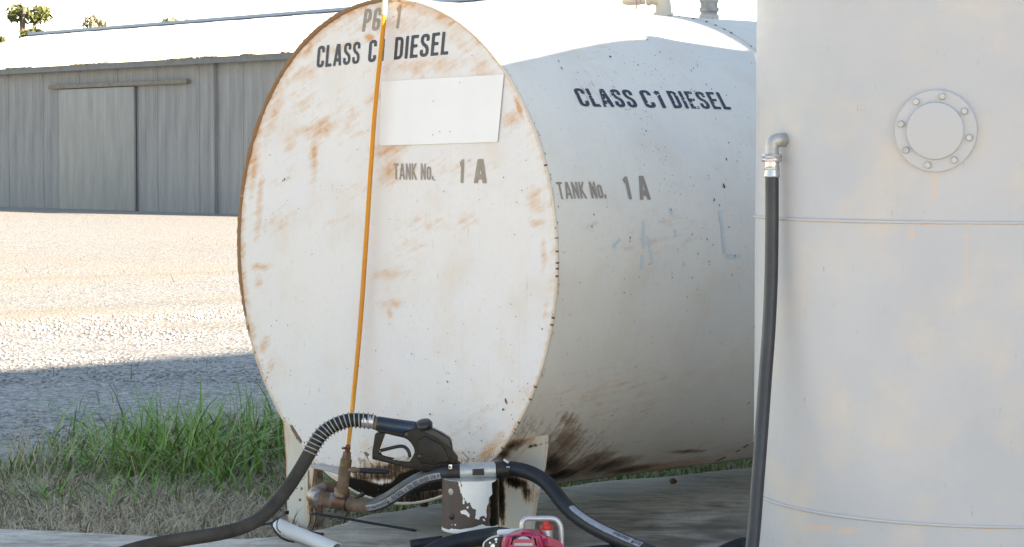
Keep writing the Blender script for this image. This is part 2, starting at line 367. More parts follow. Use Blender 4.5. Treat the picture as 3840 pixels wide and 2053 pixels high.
def seg_sdf(X, Y, a, b, h, cap0, cap1):
    a = np.array(a, float); b = np.array(b, float); L = np.linalg.norm(b-a); d = (b-a)/(L+1e-9)
    u = (X-a[0])*d[0]+(Y-a[1])*d[1]; v = np.abs(-(X-a[0])*d[1]+(Y-a[1])*d[0])
    return np.maximum(v-h, np.abs(u-L/2)-L/2)
def text_field(txt, total_w, adv=None, gw=.40, gap=.11, space=.26, stroke=.135, widths=None):
    """returns function(X,Y) on X 0..total, Y 0..1 and natural width"""
    items = []; x = 0; h = stroke/2
    for ch in txt:
        if ch == ' ': x += space; continue
        w_ = {'I': stroke, '1': gw*.62, 'A': gw*1.12, '.': stroke*1.0, 'M': gw*1.3, 'o': gw*.85, 'L': gw*.85, 'E': gw*.88, 'T': gw*1.0, '/': gw*.9}.get(ch, gw)
        items.append((x, w_, glyph(ch, w_, h))); x += w_+gap
    tot = x-gap
    def f(X, Y):
        F = np.full(X.shape, 9.)
        for x0, w_, st in items:
            k = (X > x0-.15) & (X < x0+w_+.15)
            if not k.any(): continue
            xx = X[k]-x0; yy = Y[k]; g = np.full(xx.shape, 9.)
            for s in st:
                for i in range(len(s)-1): g = np.minimum(g, seg_sdf(xx, yy, s[i], s[i+1], h, 1, 1))
                for i in range(1, len(s)-1):
                    g = np.minimum(g, np.hypot(xx-s[i][0], yy-s[i][1])-h)
            g = np.maximum(g, np.maximum(-yy, yy-1)); F[k] = np.minimum(F[k], g)
        return F
    return f, tot
def contour_mesh(name, fld, x0, x1, y0, y1, step, mapf, mat, parent=None, mod=None, keepgrid=False):
    """solid region fld<0 as polygons, mapped by mapf(u,v)->xyz"""
    nx = max(2, int(math.ceil((x1-x0)/step))); ny = max(2, int(math.ceil((y1-y0)/step)))
    gx = np.linspace(x0, x1, nx+1); gy = np.linspace(y0, y1, ny+1); X, Y = np.meshgrid(gx, gy, indexing='ij'); A = fld(X, Y)
    V = []; idx = {}; F = []
    def vid(key, u, v):
        if key not in idx: idx[key] = len(V); V.append((u, v))
        return idx[key]
    for i in range(nx):
        for j in range(ny):
            cs = [(i, j), (i+1, j), (i+1, j+1), (i, j+1)]; vals = [A[c] for c in cs]
            if min(vals) >= 0: continue
            poly = []
            for k in range(4):
                c, d = cs[k], cs[(k+1) % 4]; p, q = vals[k], vals[(k+1) % 4]
                if p < 0: poly.append(vid(c, gx[c[0]], gy[c[1]]))
                if (p < 0) != (q < 0):
                    t = p/(p-q); t = min(max(t, .02), .98); key = (min(c, d), max(c, d))
                    poly.append(vid(key, gx[c[0]]+(gx[d[0]]-gx[c[0]])*t, gy[c[1]]+(gy[d[1]]-gy[c[1]])*t))
            if len(poly) >= 3: F.append(poly)
    if not V: return None
    V = np.array(V); W = mapf(V[:, 0], V[:, 1]); return mesh(name, W, F, mat, parent, smooth=False, mod=mod)
RT = .70                                                     # tank radius
def map_face(x, z, off=.0012): return np.stack([x, np.full(x.shape, -off), z], -1)
def map_side(y, s, off=.0012): a = s/RT; return np.stack([(RT+off)*np.cos(a), y, (RT+off)*np.sin(a)], -1)

# ================================================================== ground, slab
GZ, SZ = -.86, -.78
def grid(x0, x1, y0, y1, nx, ny):
    gx = np.linspace(x0, x1, nx); gy = np.linspace(y0, y1, ny); X, Y = np.meshgrid(gx, gy, indexing='ij')
    i = np.arange(nx*ny).reshape(nx, ny); F = np.stack([i[:-1, :-1], i[1:, :-1], i[1:, 1:], i[:-1, 1:]], -1).reshape(-1, 4)
    return X.ravel(), Y.ravel(), F
# sheet of yard gravel to the horizon, finer in the middle
ax_ = np.concatenate([-np.geomspace(900, 16, 14), np.linspace(-15, 9, 241), np.geomspace(10, 900, 14)])
ay_ = np.concatenate([-np.geomspace(900, 8, 14), np.linspace(-7, 17, 241), np.geomspace(18, 900, 14)])
X, Y = np.meshgrid(ax_, ay_, indexing='ij'); n0, n1 = X.shape; i = np.arange(n0*n1).reshape(n0, n1)
Fg = np.stack([i[:-1, :-1], i[1:, :-1], i[1:, 1:], i[:-1, 1:]], -1).reshape(-1, 4); X = X.ravel(); Y = Y.ravel()
near = np.exp(-((X/9)**2+((Y-3)/9)**2)); Zg = GZ+near*(fbm(X*1.3, Y*1.3, 3)-.5)*.06+near*(fbm(X*9, Y*9, 5)-.5)*.02
def grassy(x, y):
    """1 where grass grows, 0 on bare gravel"""
    e = (-2.75+.5*(fbm(x*.9+4, y*.9, 11)-.5)*2)-np.clip(-y*.25, 0, 3); return sst(-.25, .35, x-e)
trk = np.zeros_like(X)
for xo in (-7.2, -8.9, -13.5, -15.3): trk = np.maximum(trk, np.exp(-((X-xo-.9*np.sin(Y*.12+xo)-.25*(fbm(Y*.5, Y*0, 31)-.5))/.24)**2)*(.55+.6*fbm(X*2, Y*2, 33)))
mask = np.stack([grassy(X, Y), sst(.45, .68, fbm(X*.45, Y*.45, 9, 5)), trk], -1)
def groundmat():
    m = bpy.data.materials.new('yard_ground'); m.use_nodes = True; N = m.node_tree.nodes; L = m.node_tree.links; b = N['Principled BSDF']
    tc = N.new('ShaderNodeTexCoord'); at = N.new('ShaderNodeAttribute'); at.attribute_name = 'mask'; sp = N.new('ShaderNodeSeparateColor'); L.new(at.outputs['Color'], sp.inputs[0])
    v = N.new('ShaderNodeTexVoronoi'); v.inputs['Scale'].default_value = 45; L.new(tc.outputs['Object'], v.inputs['Vector'])
    hs = N.new('ShaderNodeSeparateColor'); L.new(v.outputs['Color'], hs.inputs[0])
    r = N.new('ShaderNodeValToRGB'); L.new(hs.outputs[0], r.inputs[0])
    r.color_ramp.elements[0].color = (.13, .13, .135, 1); r.color_ramp.elements[1].color = (.40, .39, .37, 1)
    n = N.new('ShaderNodeTexNoise'); n.inputs['Scale'].default_value = 7; n.inputs['Detail'].default_value = 10; L.new(tc.outputs['Object'], n.inputs['Vector'])
    r2 = N.new('ShaderNodeValToRGB'); L.new(n.outputs[0], r2.inputs[0]); r2.color_ramp.elements[0].color = (.16, .125, .09, 1); r2.color_ramp.elements[1].color = (.36, .30, .22, 1)
    r2.color_ramp.elements[0].position = .35; r2.color_ramp.elements[1].position = .7
    def mixc(f, k, a, c):
        q = N.new('ShaderNodeMix'); q.data_type = 'RGBA'; mm = N.new('ShaderNodeMath'); mm.operation = 'MULTIPLY'; L.new(f, mm.inputs[0]); mm.inputs[1].default_value = k; L.new(mm.outputs[0], q.inputs[0]); L.new(a, q.inputs[6]); q.inputs[7].default_value = (*c, 1); return q.outputs[2]
    g0 = mixc(sp.outputs[1], .55, r.outputs[0], (.30, .26, .20)); g0 = mixc(sp.outputs[2], .35, g0, (.20, .17, .135))
    mx = N.new('ShaderNodeMix'); mx.data_type = 'RGBA'; L.new(sp.outputs[0], mx.inputs[0]); L.new(g0, mx.inputs[6]); L.new(r2.outputs[0], mx.inputs[7]); L.new(mx.outputs[2], b.inputs['Base Color'])
    b.inputs['Roughness'].default_value = .9
    bp = N.new('ShaderNodeBump'); bp.inputs['Strength'].default_value = .7; bp.inputs['Distance'].default_value = .012; L.new(v.outputs['Distance'], bp.inputs['Height']); L.new(bp.outputs[0], b.inputs['Normal'])
    return m
tag(mesh('ground', np.stack([X, Y, Zg], -1), Fg, groundmat(), attr=mask), 'yard ground of pale gravel and bare soil', kind='structure')

# concrete slab with its uneven weathered left edge
edge = np.array([(-3.4, -2.6), (-2.0, -1.7), (-1.1, -1.0), (-.50, -.62), (-.16, -.38), (-.12, -.2), (-.22, .01), (-.31, .41), (-.31, .76), (-.29, 1.16), (-.23, 1.51), (-.18, 1.85), (-.16, 2.6), (-.2, 6)])
def slabmat():
    m = bpy.data.materials.new('weathered_concrete'); m.use_nodes = True; N = m.node_tree.nodes; L = m.node_tree.links; b = N['Principled BSDF']
    tc = N.new('ShaderNodeTexCoord'); at = N.new('ShaderNodeAttribute'); at.attribute_name = 'mask'; sp = N.new('ShaderNodeSeparateColor'); L.new(at.outputs['Color'], sp.inputs[0])
    def noise(sc, rot, det=9, ro=.62, dist=0.):
        m0 = N.new('ShaderNodeMapping'); m0.inputs['Rotation'].default_value = (0, 0, R_(rot)); L.new(tc.outputs['Object'], m0.inputs[0])
        mp = N.new('ShaderNodeMapping'); mp.inputs['Scale'].default_value = sc; L.new(m0.outputs[0], mp.inputs[0])
        n = N.new('ShaderNodeTexNoise'); n.inputs['Scale'].default_value = 1; n.inputs['Detail'].default_value = det; n.inputs['Roughness'].default_value = ro; n.inputs['Distortion'].default_value = dist; L.new(mp.outputs[0], n.inputs['Vector']); return n.outputs[0]
    def ramp(v, a, c, c0, c1):
        r = N.new('ShaderNodeValToRGB'); L.new(v, r.inputs[0]); r.color_ramp.elements[0].position = a; r.color_ramp.elements[1].position = c
        r.color_ramp.elements[0].color = (*c0, 1); r.color_ramp.elements[1].color = (*c1, 1); return r.outputs[0]
    def mix(f, a, c, fac=1.):
        q = N.new('ShaderNodeMix'); q.data_type = 'RGBA'; mm = N.new('ShaderNodeMath'); mm.operation = 'MULTIPLY'; L.new(f, mm.inputs[0]); mm.inputs[1].default_value = fac; L.new(mm.outputs[0], q.inputs[0])
        for k, v in ((6, a), (7, c)):
            if isinstance(v, tuple): q.inputs[k].default_value = (*v, 1)
            else: L.new(v, q.inputs[k])
        return q.outputs[2]
    big = noise((1.5, 1.5, 1), 0); st = noise((2.2, 26, 1), -45, dist=.5); st2 = noise((6, 85, 1), -52, dist=.3); fn = noise((90, 90, 90), 0)
    c = ramp(big, .35, .65, (.60, .555, .50), (.40, .36, .315))
    c = mix(ramp(st, .50, .60, (0, 0, 0), (1, 1, 1)), c, (.19, .165, .14), .42)
    c = mix(ramp(st2, .52, .60, (0, 0, 0), (1, 1, 1)), c, (.60, .58, .55), .28)
    md = noise((7, 12, 7), -45, dist=1.2); c = mix(ramp(md, .46, .68, (0, 0, 0), (1, 1, 1)), c, (.19, .16, .13), .80)
    c = mix(ramp(fn, .5, .62, (0, 0, 0), (1, 1, 1)), c, (.17, .155, .14), .30)
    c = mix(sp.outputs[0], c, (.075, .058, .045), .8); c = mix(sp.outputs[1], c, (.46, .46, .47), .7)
    L.new(c, b.inputs['Base Color']); b.inputs['Roughness'].default_value = .82
    ad = N.new('ShaderNodeMath'); ad.operation = 'ADD'; L.new(st2, ad.inputs[0]); L.new(fn, ad.inputs[1])
    bp = N.new('ShaderNodeBump'); bp.inputs['Strength'].default_value = .55; bp.inputs['Distance'].default_value = .004; L.new(ad.outputs[0], bp.inputs['Height']); L.new(bp.outputs[0], b.inputs['Normal'])
    return m
yy = np.unique(np.concatenate([np.linspace(-6, -1, 30), np.linspace(-1, 2.4, 180), np.linspace(2.4, 6, 20)]))
es = edge[np.argsort(edge[:, 1])]; ex = np.interp(yy, es[:, 1], es[:, 0], left=-9)
ex = np.where(yy < -2.6, -3.4-(-2.6-yy)*2, ex)+(fbm(yy*7, yy*0, 21)-.5)*.05+(fbm(yy*40, yy*0, 22)-.5)*.015
tt = np.concatenate([[0, .0, .004], np.linspace(.01, .45, 120)**1.0, np.linspace(.47, 1, 30)])
V = []; 
for y, x0 in zip(yy, ex): V.append(np.stack([x0+(6.2-x0)*tt, np.full(tt.shape, y), np.full(tt.shape, SZ)], -1))
V = np.array(V); V[:, 0, :] = V[:, 0, :]  # rows: y, columns: t
x, y = V[..., 0], V[..., 1]
z = SZ+(fbm(x*2.2, y*2.2, 31)-.5)*.012+(fbm(x*14, y*14, 32)-.5)*.004
z[:, 1:2] -= .006; z[:, 0] = GZ-.06; V[..., 0][:, 0] -= .012; V[..., 2] = z
nr, nc = x.shape; i = np.arange(nr*nc).reshape(nr, nc); Fs = np.stack([i[:-1, :-1], i[:-1, 1:], i[1:, 1:], i[1:, :-1]], -1).reshape(-1, 4)
Vf = V.reshape(-1, 3); 
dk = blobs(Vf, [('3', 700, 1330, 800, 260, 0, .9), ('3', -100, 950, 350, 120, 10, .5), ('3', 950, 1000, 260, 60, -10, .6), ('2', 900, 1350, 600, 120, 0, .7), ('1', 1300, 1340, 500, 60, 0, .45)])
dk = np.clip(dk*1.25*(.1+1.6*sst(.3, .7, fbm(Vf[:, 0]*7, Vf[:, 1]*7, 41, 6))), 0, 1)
lt = np.clip(blobs(Vf, [('3', 350, 760, 450, 60, 3, 1.), ('3', 800, 880, 420, 40, 4, .8), ('1', 1600, 1080, 300, 60, -10, .7), ('3', -50, 860, 240, 60, 5, .7)])*(.4+fbm(Vf[:, 0]*9, Vf[:, 1]*9, 42)), 0, 1)
tag(mesh('concrete_slab', Vf, Fs, slabmat(), attr=np.stack([dk, lt, dk*0], -1)), 'weathered grey concrete slab under the tank', kind='structure')

# ================================================================== the diesel tank
tank = empty('diesel_tank', (0, 1.1, SZ), 'large horizontal white steel diesel tank with rust scuffs and navy lettering', 'fuel tank')
Y1, Y2 = 1.102, 2.6
# --- end plate
nr_, ns_ = 230, 760
rr = np.linspace(0, 1, nr_)**.85*(RT-.001); th = np.linspace(0, 2*np.pi, ns_, endpoint=False)
A, B = np.meshgrid(rr[1:], th, indexing='ij'); fx = np.concatenate([[0], (A*np.cos(B)).ravel()]); fz = np.concatenate([[0], (A*np.sin(B)).ravel()])
fy = (fbm(fx*3.2+9, fz*3.2, 51, 3)-.5)*.0035*np.clip((RT-np.hypot(fx, fz))/.1, 0, 1)
Vx = np.stack([fx, fy, fz], -1); i = np.arange((nr_-1)*ns_).reshape(nr_-1, ns_)+1; j = np.roll(i, -1, 1)
Fq = np.stack([i[:-1], i[1:], j[1:], j[:-1]], -1).reshape(-1, 4)
rustl = [('d', 805, 325, 48, 30, -25, .62), ('d', 790, 395, 14, 60, 0, .62), ('d', 792, 330, 60, 22, 0, .5), ('d', 730, 360, 30, 30, -30, .4), ('d', 985, 375, 65, 24, -12, .62), ('d', 985, 430, 32, 50, 10, .55),
         ('d', 985, 440, 20, 35, 0, .55), ('d', 648, 330, 10, 60, 12, .7), ('d', 640, 420, 14, 90, 8, .62), ('d', 655, 672, 30, 12, 0, .6), ('d', 665, 870, 16, 28, 20, .6), ('d', 680, 920, 14, 30, 10, .45), ('d', 650, 700, 14, 30, 0, .4),
         ('d', 1060, 165, 140, 24, -6, .42), ('d', 1000, 60, 200, 30, -3, .36), ('d', 720, 200, 26, 30, 0, .35), ('d', 1035, 18, 90, 12, 4, .55), ('d', 912, 20, 60, 10, -16, .6), ('d', 775, 125, 14, 40, 30, .6),
         ('d', 928, 95, 14, 12, 0, .95), ('d', 945, 245, 50, 16, -20, .5), ('d', 1010, 240, 40, 14, 0, .5), ('d', 1050, 175, 30, 26, 0, .5), ('d', 1110, 165, 30, 26, 0, .5), ('d', 1150, 60, 60, 22, 10, .36),
         ('d', 1305, 270, 8, 36, -20, .85), ('d', 1285, 300, 32, 40, 0, .5), ('d', 1345, 500, 24, 40, -10, .58), ('d', 1350, 560, 28, 14, -10, .5), ('d', 1368, 640, 10, 50, 0, .5), ('d', 1372, 780, 8, 40, 8, .4),
         ('d', 975, 690, 70, 18, -4, .48), ('d', 985, 765, 40, 14, -5, .55), ('d', 980, 785, 10, 24, 0, .5), ('d', 1030, 620, 60, 30, 0, .3), ('d', 1180, 560, 40, 30, 0, .3), ('d', 840, 560, 60, 12, -25, .3), ('d', 710, 450, 50, 12, -35, .3),
         ('d', 1040, 1185, 180, 34, 4, .62), ('d', 1120, 1150, 90, 26, 0, .5), ('d', 1230, 1130, 60, 16, -45, .7), ('d', 930, 1130, 60, 30, 0, .34), ('d', 1190, 1060, 120, 50, -40, .25), ('d', 730, 1090, 40, 14, 50, .6)]
rustl = [(z_, a_, b_, c_, d_, e_, min(f_*1.13, 1.)) for z_, a_, b_, c_, d_, e_, f_ in rustl]+[('d', 760, 190, 50, 34, -30, .5), ('d', 690, 285, 18, 80, 18, .55), ('d', 652, 520, 12, 110, 4, .58), ('d', 860, 120, 80, 16, -16, .45), ('d', 1160, 110, 60, 30, 30, .42),
         ('d', 1215, 180, 34, 60, -30, .46), ('d', 700, 560, 60, 40, -20, .34), ('d', 900, 480, 70, 20, -20, .34), ('d', 1060, 560, 120, 30, -8, .34), ('d', 760, 260, 60, 60, 0, .36), ('d', 880, 300, 50, 80, 0, .34), ('d', 1130, 420, 200, 40, 0, .28)]
rust = blobs(Vx, rustl)
rad = np.hypot(fx, fz); ang = np.degrees(np.arctan2(fz, fx))
rimn = fbm(ang*.35, rad*30, 61)
rust = np.maximum(rust, sst(.06, .0, RT-rad)*(.35+.45*np.maximum(sst(50, 75, ang), sst(-140, -170, ang)))*(.3+rimn))
rust = np.maximum(rust, sst(.012, .002, RT-rad)*(.5+rimn*.6))
pm = np.zeros(len(Vx)); 
def addp(tgt, X, z, poly, soft, st=1.):
    px, py = toz(z, X); d = polydist(px, py, poly); return np.maximum(tgt, st*sst(-soft, soft, d))
dk = np.zeros(len(Vx))
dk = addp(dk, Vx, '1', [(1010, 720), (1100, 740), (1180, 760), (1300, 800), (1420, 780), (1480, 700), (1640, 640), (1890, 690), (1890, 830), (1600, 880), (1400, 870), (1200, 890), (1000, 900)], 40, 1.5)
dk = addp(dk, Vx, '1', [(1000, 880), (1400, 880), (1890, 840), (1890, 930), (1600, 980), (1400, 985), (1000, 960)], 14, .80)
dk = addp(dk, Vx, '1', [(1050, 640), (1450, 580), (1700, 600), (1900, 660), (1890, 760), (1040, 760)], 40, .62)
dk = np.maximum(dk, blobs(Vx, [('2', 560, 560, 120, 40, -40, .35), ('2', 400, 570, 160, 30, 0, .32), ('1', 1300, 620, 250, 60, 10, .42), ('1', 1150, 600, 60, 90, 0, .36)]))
pm = addp(pm, Vx, '1', [(460, 232), (490, 235), (590, 395), (560, 425), (520, 350), (480, 280)], 8, .75)
pm = addp(pm, Vx, 'B', [(1190, 300), (1260, 285), (1335, 350), (1290, 390), (1330, 470), (1500, 620), (1480, 680), (1370, 600), (1290, 470), (1240, 380)], 22, .55)
pm = addp(pm, Vx, 'B', [(1100, 740), (1330, 700), (1380, 800), (1500, 830), (1400, 1000), (1150, 900)], 60, .6)
pm = np.maximum(pm, blobs(Vx, [('1', 515, 245, 14, 16, 0, .62), ('1', 600, 400, 14, 26, -30, .62), ('B', 1110, 500, 60, 40, 0, .42), ('2', 440, 575, 60, 22, 0, .5), ('f', 1345, 1240, 20, 66, -14, .62), ('f', 1362, 1310, 14, 20, 0, .55)]))
Fq3 = [(0, 1+j, 1+(j+1) % ns_) for j in range(ns_)]
face = mesh('end_plate', Vx, np.concatenate([Fq, np.stack([np.zeros(ns_//2, int), 1+np.arange(0, ns_, 2), 1+(np.arange(0, ns_, 2)+1) % ns_, 1+(np.arange(0, ns_, 2)+2) % ns_], -1)]), m_face, tank, uv=np.stack([fx, fz], -1), attr=np.stack([rust, dk, pm], -1))
# --- shell sections
def shell(name, y0, y1, n, dents=True):
    a = np.linspace(-np.pi, np.pi, 560); ys = np.linspace(y0, y1, n); Yg, Ag = np.meshgrid(ys, a, indexing='ij')
    s = Ag*RT; r = RT+(fbm(Yg*3, s*3, 71, 3)-.5)*.003*np.clip((Yg-.0)/.15, 0, 1)
    V = np.stack([r*np.cos(Ag), Yg, r*np.sin(Ag)], -1).reshape(-1, 3); i = np.arange(n*560).reshape(n, 560)
    F = np.stack([i[:-1, :-1], i[:-1, 1:], i[1:, 1:], i[1:, :-1]], -1).reshape(-1, 4)[:, ::-1]
    uvc = np.stack([Yg.ravel(), s.ravel()], -1)
    ru = blobs(V, [('16', 1100, 95, 500, 26, 5, .75), ('16', 1600, 200, 260, 60, 30, .5), ('16', 500, 60, 300, 30, 4, .5), ('22', 100, 230, 200, 70, 20, .5), ('2', 800, 400, 110, 40, -20, .95), ('2', 950, 380, 140, 50, -10, .7),
                   ('d', 1490, 570, 30, 18, 0, .35), ('d', 1700, 560, 120, 60, 0, .25), ('d', 1620, 620, 160, 40, 0, .27), ('3', 610, 210, 40, 14, 0, .6), ('d', 1540, 990, 260, 90, -8, .28), ('3', 500, 620, 700, 60, -9, .7),
                   ('16', 1600, 400, 200, 200, 0, .25)])
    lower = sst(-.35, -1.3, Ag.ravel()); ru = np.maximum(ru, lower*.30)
    dk = blobs(V, [('2', 800, 430, 140, 50, -25, .80), ('2', 1150, 450, 230, 200, -45, .42), ('2', 1000, 250, 180, 90, -50, .30), ('2', 1180, 600, 160, 150, -30, .80), ('2', 1330, 200, 150, 110, 20, .40), ('2', 1300, 400, 240, 180, -40, .52), ('2', 1450, 480, 420, 200, -35, .30), ('2', 900, 300, 260, 110, -50, .30), ('2', 1500, 600, 330, 90, -28, .62), ('2', 1250, 700, 300, 60, -14, .85), ('2', 1720, 600, 260, 60, -14, .60),
                   ('3', -60, 620, 300, 60, -16, .75), ('3', 690, 482, 190, 20, -3, .60), ('3', 150, 650, 300, 36, -9, .70), ('2', 800, 440, 160, 40, -24, .62), ('2', 720, 500, 90, 60, -45, .8), ('d', 1500, 480, 60, 40, 0, .12), ('d', 1480, 230, 30, 60, -20, .22)])
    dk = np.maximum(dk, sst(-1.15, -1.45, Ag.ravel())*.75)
    rim = np.exp(-(Yg.ravel()-y0)/.006); dk = np.maximum(dk, rim*.5*fbm(s.ravel()*30, Yg.ravel()*5, 77)*1.6)
    pr = blobs(V, [('c', 655, 770, 26, 30, 0, .42), ('c', 1365, 530, 26, 34, 0, .42), ('c', 1420, 615, 20, 18, 0, .38), ('c', 745, 585, 12, 26, 0, .35)])*0.9
    return mesh(name, V, F, m_shell, tank, uv=uvc, attr=np.stack([ru, dk, pr], -1))
shell('shell', .003, Y1-.001, 330); shell('rear_shell', Y1+.001, Y2, 120)
lathe('rear_end_plate', (0, Y2, 0), (0, Y2+1, 0), [(0, RT), (.04, RT*.96), (.09, RT*.7), (.12, .01)], m_cream, tank, 64)
def ring(name, y, r0, rb, mat, seed, rustf):
    n = 900; k = 8; a = np.linspace(0, 2*np.pi, n, endpoint=False); q = rb*(.75+.6*fbm(a*60, a*0, seed))*(1+1.0*sst(80, 110, np.degrees(a))*sst(225, 165, np.degrees(a))); V = []; 
    for j in range(k):
        b = 2*np.pi*j/k; V.append(np.stack([(r0+q*np.cos(b))*np.cos(a), y+q*np.sin(b), (r0+q*np.cos(b))*np.sin(a)], -1))
    V = np.stack(V, 1).reshape(-1, 3); i = np.arange(n*k).reshape(n, k); i2 = np.roll(i, -1, 0)
    F = np.stack([i, np.roll(i, -1, 1), np.roll(i2, -1, 1), i2], -1).reshape(-1, 4)
    deg = np.degrees(np.repeat(a, k)); deg = (deg+180) % 360-180; rr_, pp_ = rustf(deg, np.repeat(a, k))
    return mesh(name, V, F, mat, tank, uv=np.stack([np.repeat(a, k)*RT, V[:, 1]*1+np.tile(np.arange(k), n)*.004], -1), attr=np.stack([rr_, rr_*0, pp_], -1))
ring('rim_weld', .0015, RT-.0010, .0040, m_rim, 81, lambda d, a: ((.30+.85*np.maximum(sst(75, 100, d), sst(-140, -172, d)))*(.6+.6*fbm(a*30, a*0, 82)), 1.*sst(.70, .74, fbm(a*110, a*0, 83))*np.where((d < 50) & (d > -60), 1, .35)))
ring('girth_weld', Y1, RT-.001, .0038, m_rim, 84, lambda d, a: (.35*fbm(a*30, a*0, 85)+.1, .9*sst(.55, .62, fbm(a*50, a*0, 86))))
# --- lettering
def side_at(z, x, y):
    r = ray(z, x, y); a = r[0]**2+r[2]**2; b = CAM[0]*r[0]+CAM[2]*r[2]; c = CAM[0]**2+CAM[2]**2-RT*RT; t = (-b-math.sqrt(max(b*b-a*c, 0)))/a; q = CAM+r*t
    return q[1], RT*math.atan2(q[2], q[0])
def letter(name, txt, face_side, u0, u1, v0, v1, mat, wear=None, shear=0., slope=0., step=None, lab=None, **kw):
    f, tot = text_field(txt, None, **kw); H = v1-v0; step = step or 1/26; sx = (u1-u0)/tot
    def fld(X, Y):
        g = f(X, Y)
        if wear: g = np.maximum(g, wear(X, Y))
        return g+(fbm(X*22, Y*22, 5)-.5)*.018
    mp = map_face if face_side == 'face' else map_side
    o = contour_mesh(name, fld, -.03, tot+.03, -.02, 1.02, step, lambda X, Y: mp(u0+X*sx+shear*Y*H, v0+Y*H+slope*(u0+X*sx-u0)), mat, tank)
    if lab: o['label'] = lab
    return o
for wd_, (xa_, ya_), (xb_, yb_) in (('CLASS', (714, 525), (1108, 475)), ('C1', (1188, 460), (1333, 448)), ('DIESEL', (1428, 440), (1930, 400))):
    A_, B_ = onp('4', xa_, ya_, 1, 0.), onp('4', xb_, yb_, 1, 0.); zc = .5525+.033*(A_[0]+.3); letter('lettering', wd_, 'face', A_[0]-.0043, B_[0]-.0043, zc-.031, zc+.031, m_ink, shear=.14, slope=.033, space=.2, stroke=.15 if wd_ == 'C1' else .14, gap=.14 if wd_ == 'C1' else .10, lab='navy word '+wd_+' on the round end plate')
letter('lettering', 'PG', 'face', -.100, -.022, .616, .679, m_ink2, shear=.24, slope=.01, gap=.10, stroke=.16, lab='faded grey letters PG at the top of the end plate')
letter('lettering', '1', 'face', .043, .064, .619, .682, m_ink2, shear=.2, stroke=.17, gw=.5, lab='faded grey figure 1 at the top of the end plate')
letter('lettering', 'TANK No.', 'face', .040, .211, .2035, .248, m_ink2, stroke=.135, gw=.46, gap=.09, space=.30, lab='faded grey TANK No. on the end plate')
letter('lettering', '1', 'face', .317, .334, .196, .259, m_ink2, stroke=.2, shear=.06, gw=.52, lab='faded grey figure 1 on the end plate')
letter('lettering', 'A', 'face', .378, .428, .196, .260, m_ink2, stroke=.22, gw=.62, shear=.02, lab='faded grey letter A on the end plate')
wr = lambda X, Y: (fbm(X*3.4, Y*3.4+3, 91, 5)-.80)*1.6
for wd_, (z1_, xa_, ya_), (z2_, xb_, yb_) in (('CLASS', ('16', 1388, 905), ('22', 445, 925)), ('C1', ('22', 512, 915), ('22', 700, 925)), ('DIESEL', ('22', 768, 920), ('22', 1300, 940))):
    u0, u1 = side_at(z1_, xa_, ya_)[0], side_at(z2_, xb_, yb_)[0]; letter('lettering', wd_, 'side', u0-.002, u1-.002, .4245, .486, m_ink, wear=lambda X, Y: np.maximum(wr(X, Y), fbm(X*13+len(wd_), Y*13, 95)-.77+.11*np.exp(-((X-.85)/.45)**2)), shear=.06, stroke=.145, lab='worn navy word '+wd_+' on the curved side')
letter('lettering', 'TANK No.', 'side', .023, .194, .159, .204, m_ink2, stroke=.135, gw=.46, gap=.09, space=.30, shear=-.04, lab='faded grey TANK No. on the curved side')
letter('lettering', '1', 'side', .268, .287, .155, .217, m_ink2, stroke=.2, gw=.52, shear=-.05, lab='faded grey figure 1 on the curved side')
letter('lettering', 'A', 'side', .317, .357, .153, .219, m_ink2, stroke=.22, gw=.62, lab='faded grey letter A on the curved side')
# pale blue traces of overpainted letters
def ghost(X, Y):
    g = np.full(X.shape, 1.)
    for (x0, y0, x1, y1) in ((.305, -.03, .320, .10), (.33, .06, .345, -.02), (.425, .13, .44, .05), (.44, .02, .47, -.03), (.62, .12, .63, .00), (.635, -.005, .70, -.012), (.20, .03, .23, .05), (.39, -.02, .42, -.01), (.475, .12, .49, .13)):
        g = np.minimum(g, seg_sdf(X, Y, (x0, y0), (x1, y1), .006, 1, 1))
    return np.maximum(g, (fbm(X*60, Y*60, 99)-.55)*.1)
contour_mesh('overpainted_marks', ghost, .18, .72, -.05, .15, .0035, lambda X, Y: map_side(X, Y, .0008), m_blue, tank)['kind'] = 'stuff'
# --- blank white patch (painted-out notice)
def patch(X, Y): return -polydist(X, Y, [(-.009, .475), (.5, .481), (.475, .305), (-.019, .297)])
contour_mesh('blank_notice_panel', patch, -.03, .51, .29, .49, .006, lambda X, Y: map_face(X, Y, .0035), m_sign, tank)
for z, x, y in (('16', 305, 765), ('16', 60, 935), ('16', 120, 1215), ('16', 215, 1215), ('16', 57, 1245)):
    q = onp(z, x, y, 1, -.0042); o = cyl('panel_rivet', q+np.array([0, .0015, 0]), q+np.array([0, -.0006, 0]), .0015, m_ink2, tank, seg=10)
# --- flaked paint chips, a few traced from the photograph and many at random
chipV, chipF = [], []
def chip(c, tu, tv, r, asp=1., rot=None):
    k = random.randint(6, 8); rot = random.uniform(0, 6.3) if rot is None else rot; b = len(chipV)
    for j in range(k):
        a = 2*math.pi*j/k; q = r*random.uniform(.6, 1.25); u = math.cos(a)*q*asp; v = math.sin(a)*q
        chipV.append(c+tu*(u*math.cos(rot)-v*math.sin(rot))+tv*(u*math.sin(rot)+v*math.cos(rot)))
    chipF.append(tuple(range(b, b+k)))
def chip_face(x, z, r, asp=1., rot=None):
    if -.03 < x < .51 and .29 < z < .49: return
    chip(np.array([x, -.0045, z]), np.array([1., 0, 0]), np.array([0, 0, 1.]), r, asp, rot)
def chip_side(y, s, r, asp=1., rot=None):
    a = s/RT; chip(np.array([(RT+.0022)*math.cos(a), y, (RT+.0022)*math.sin(a)]), np.array([0, 1., 0]), np.array([-math.sin(a), 0, math.cos(a)]), r, asp, rot)
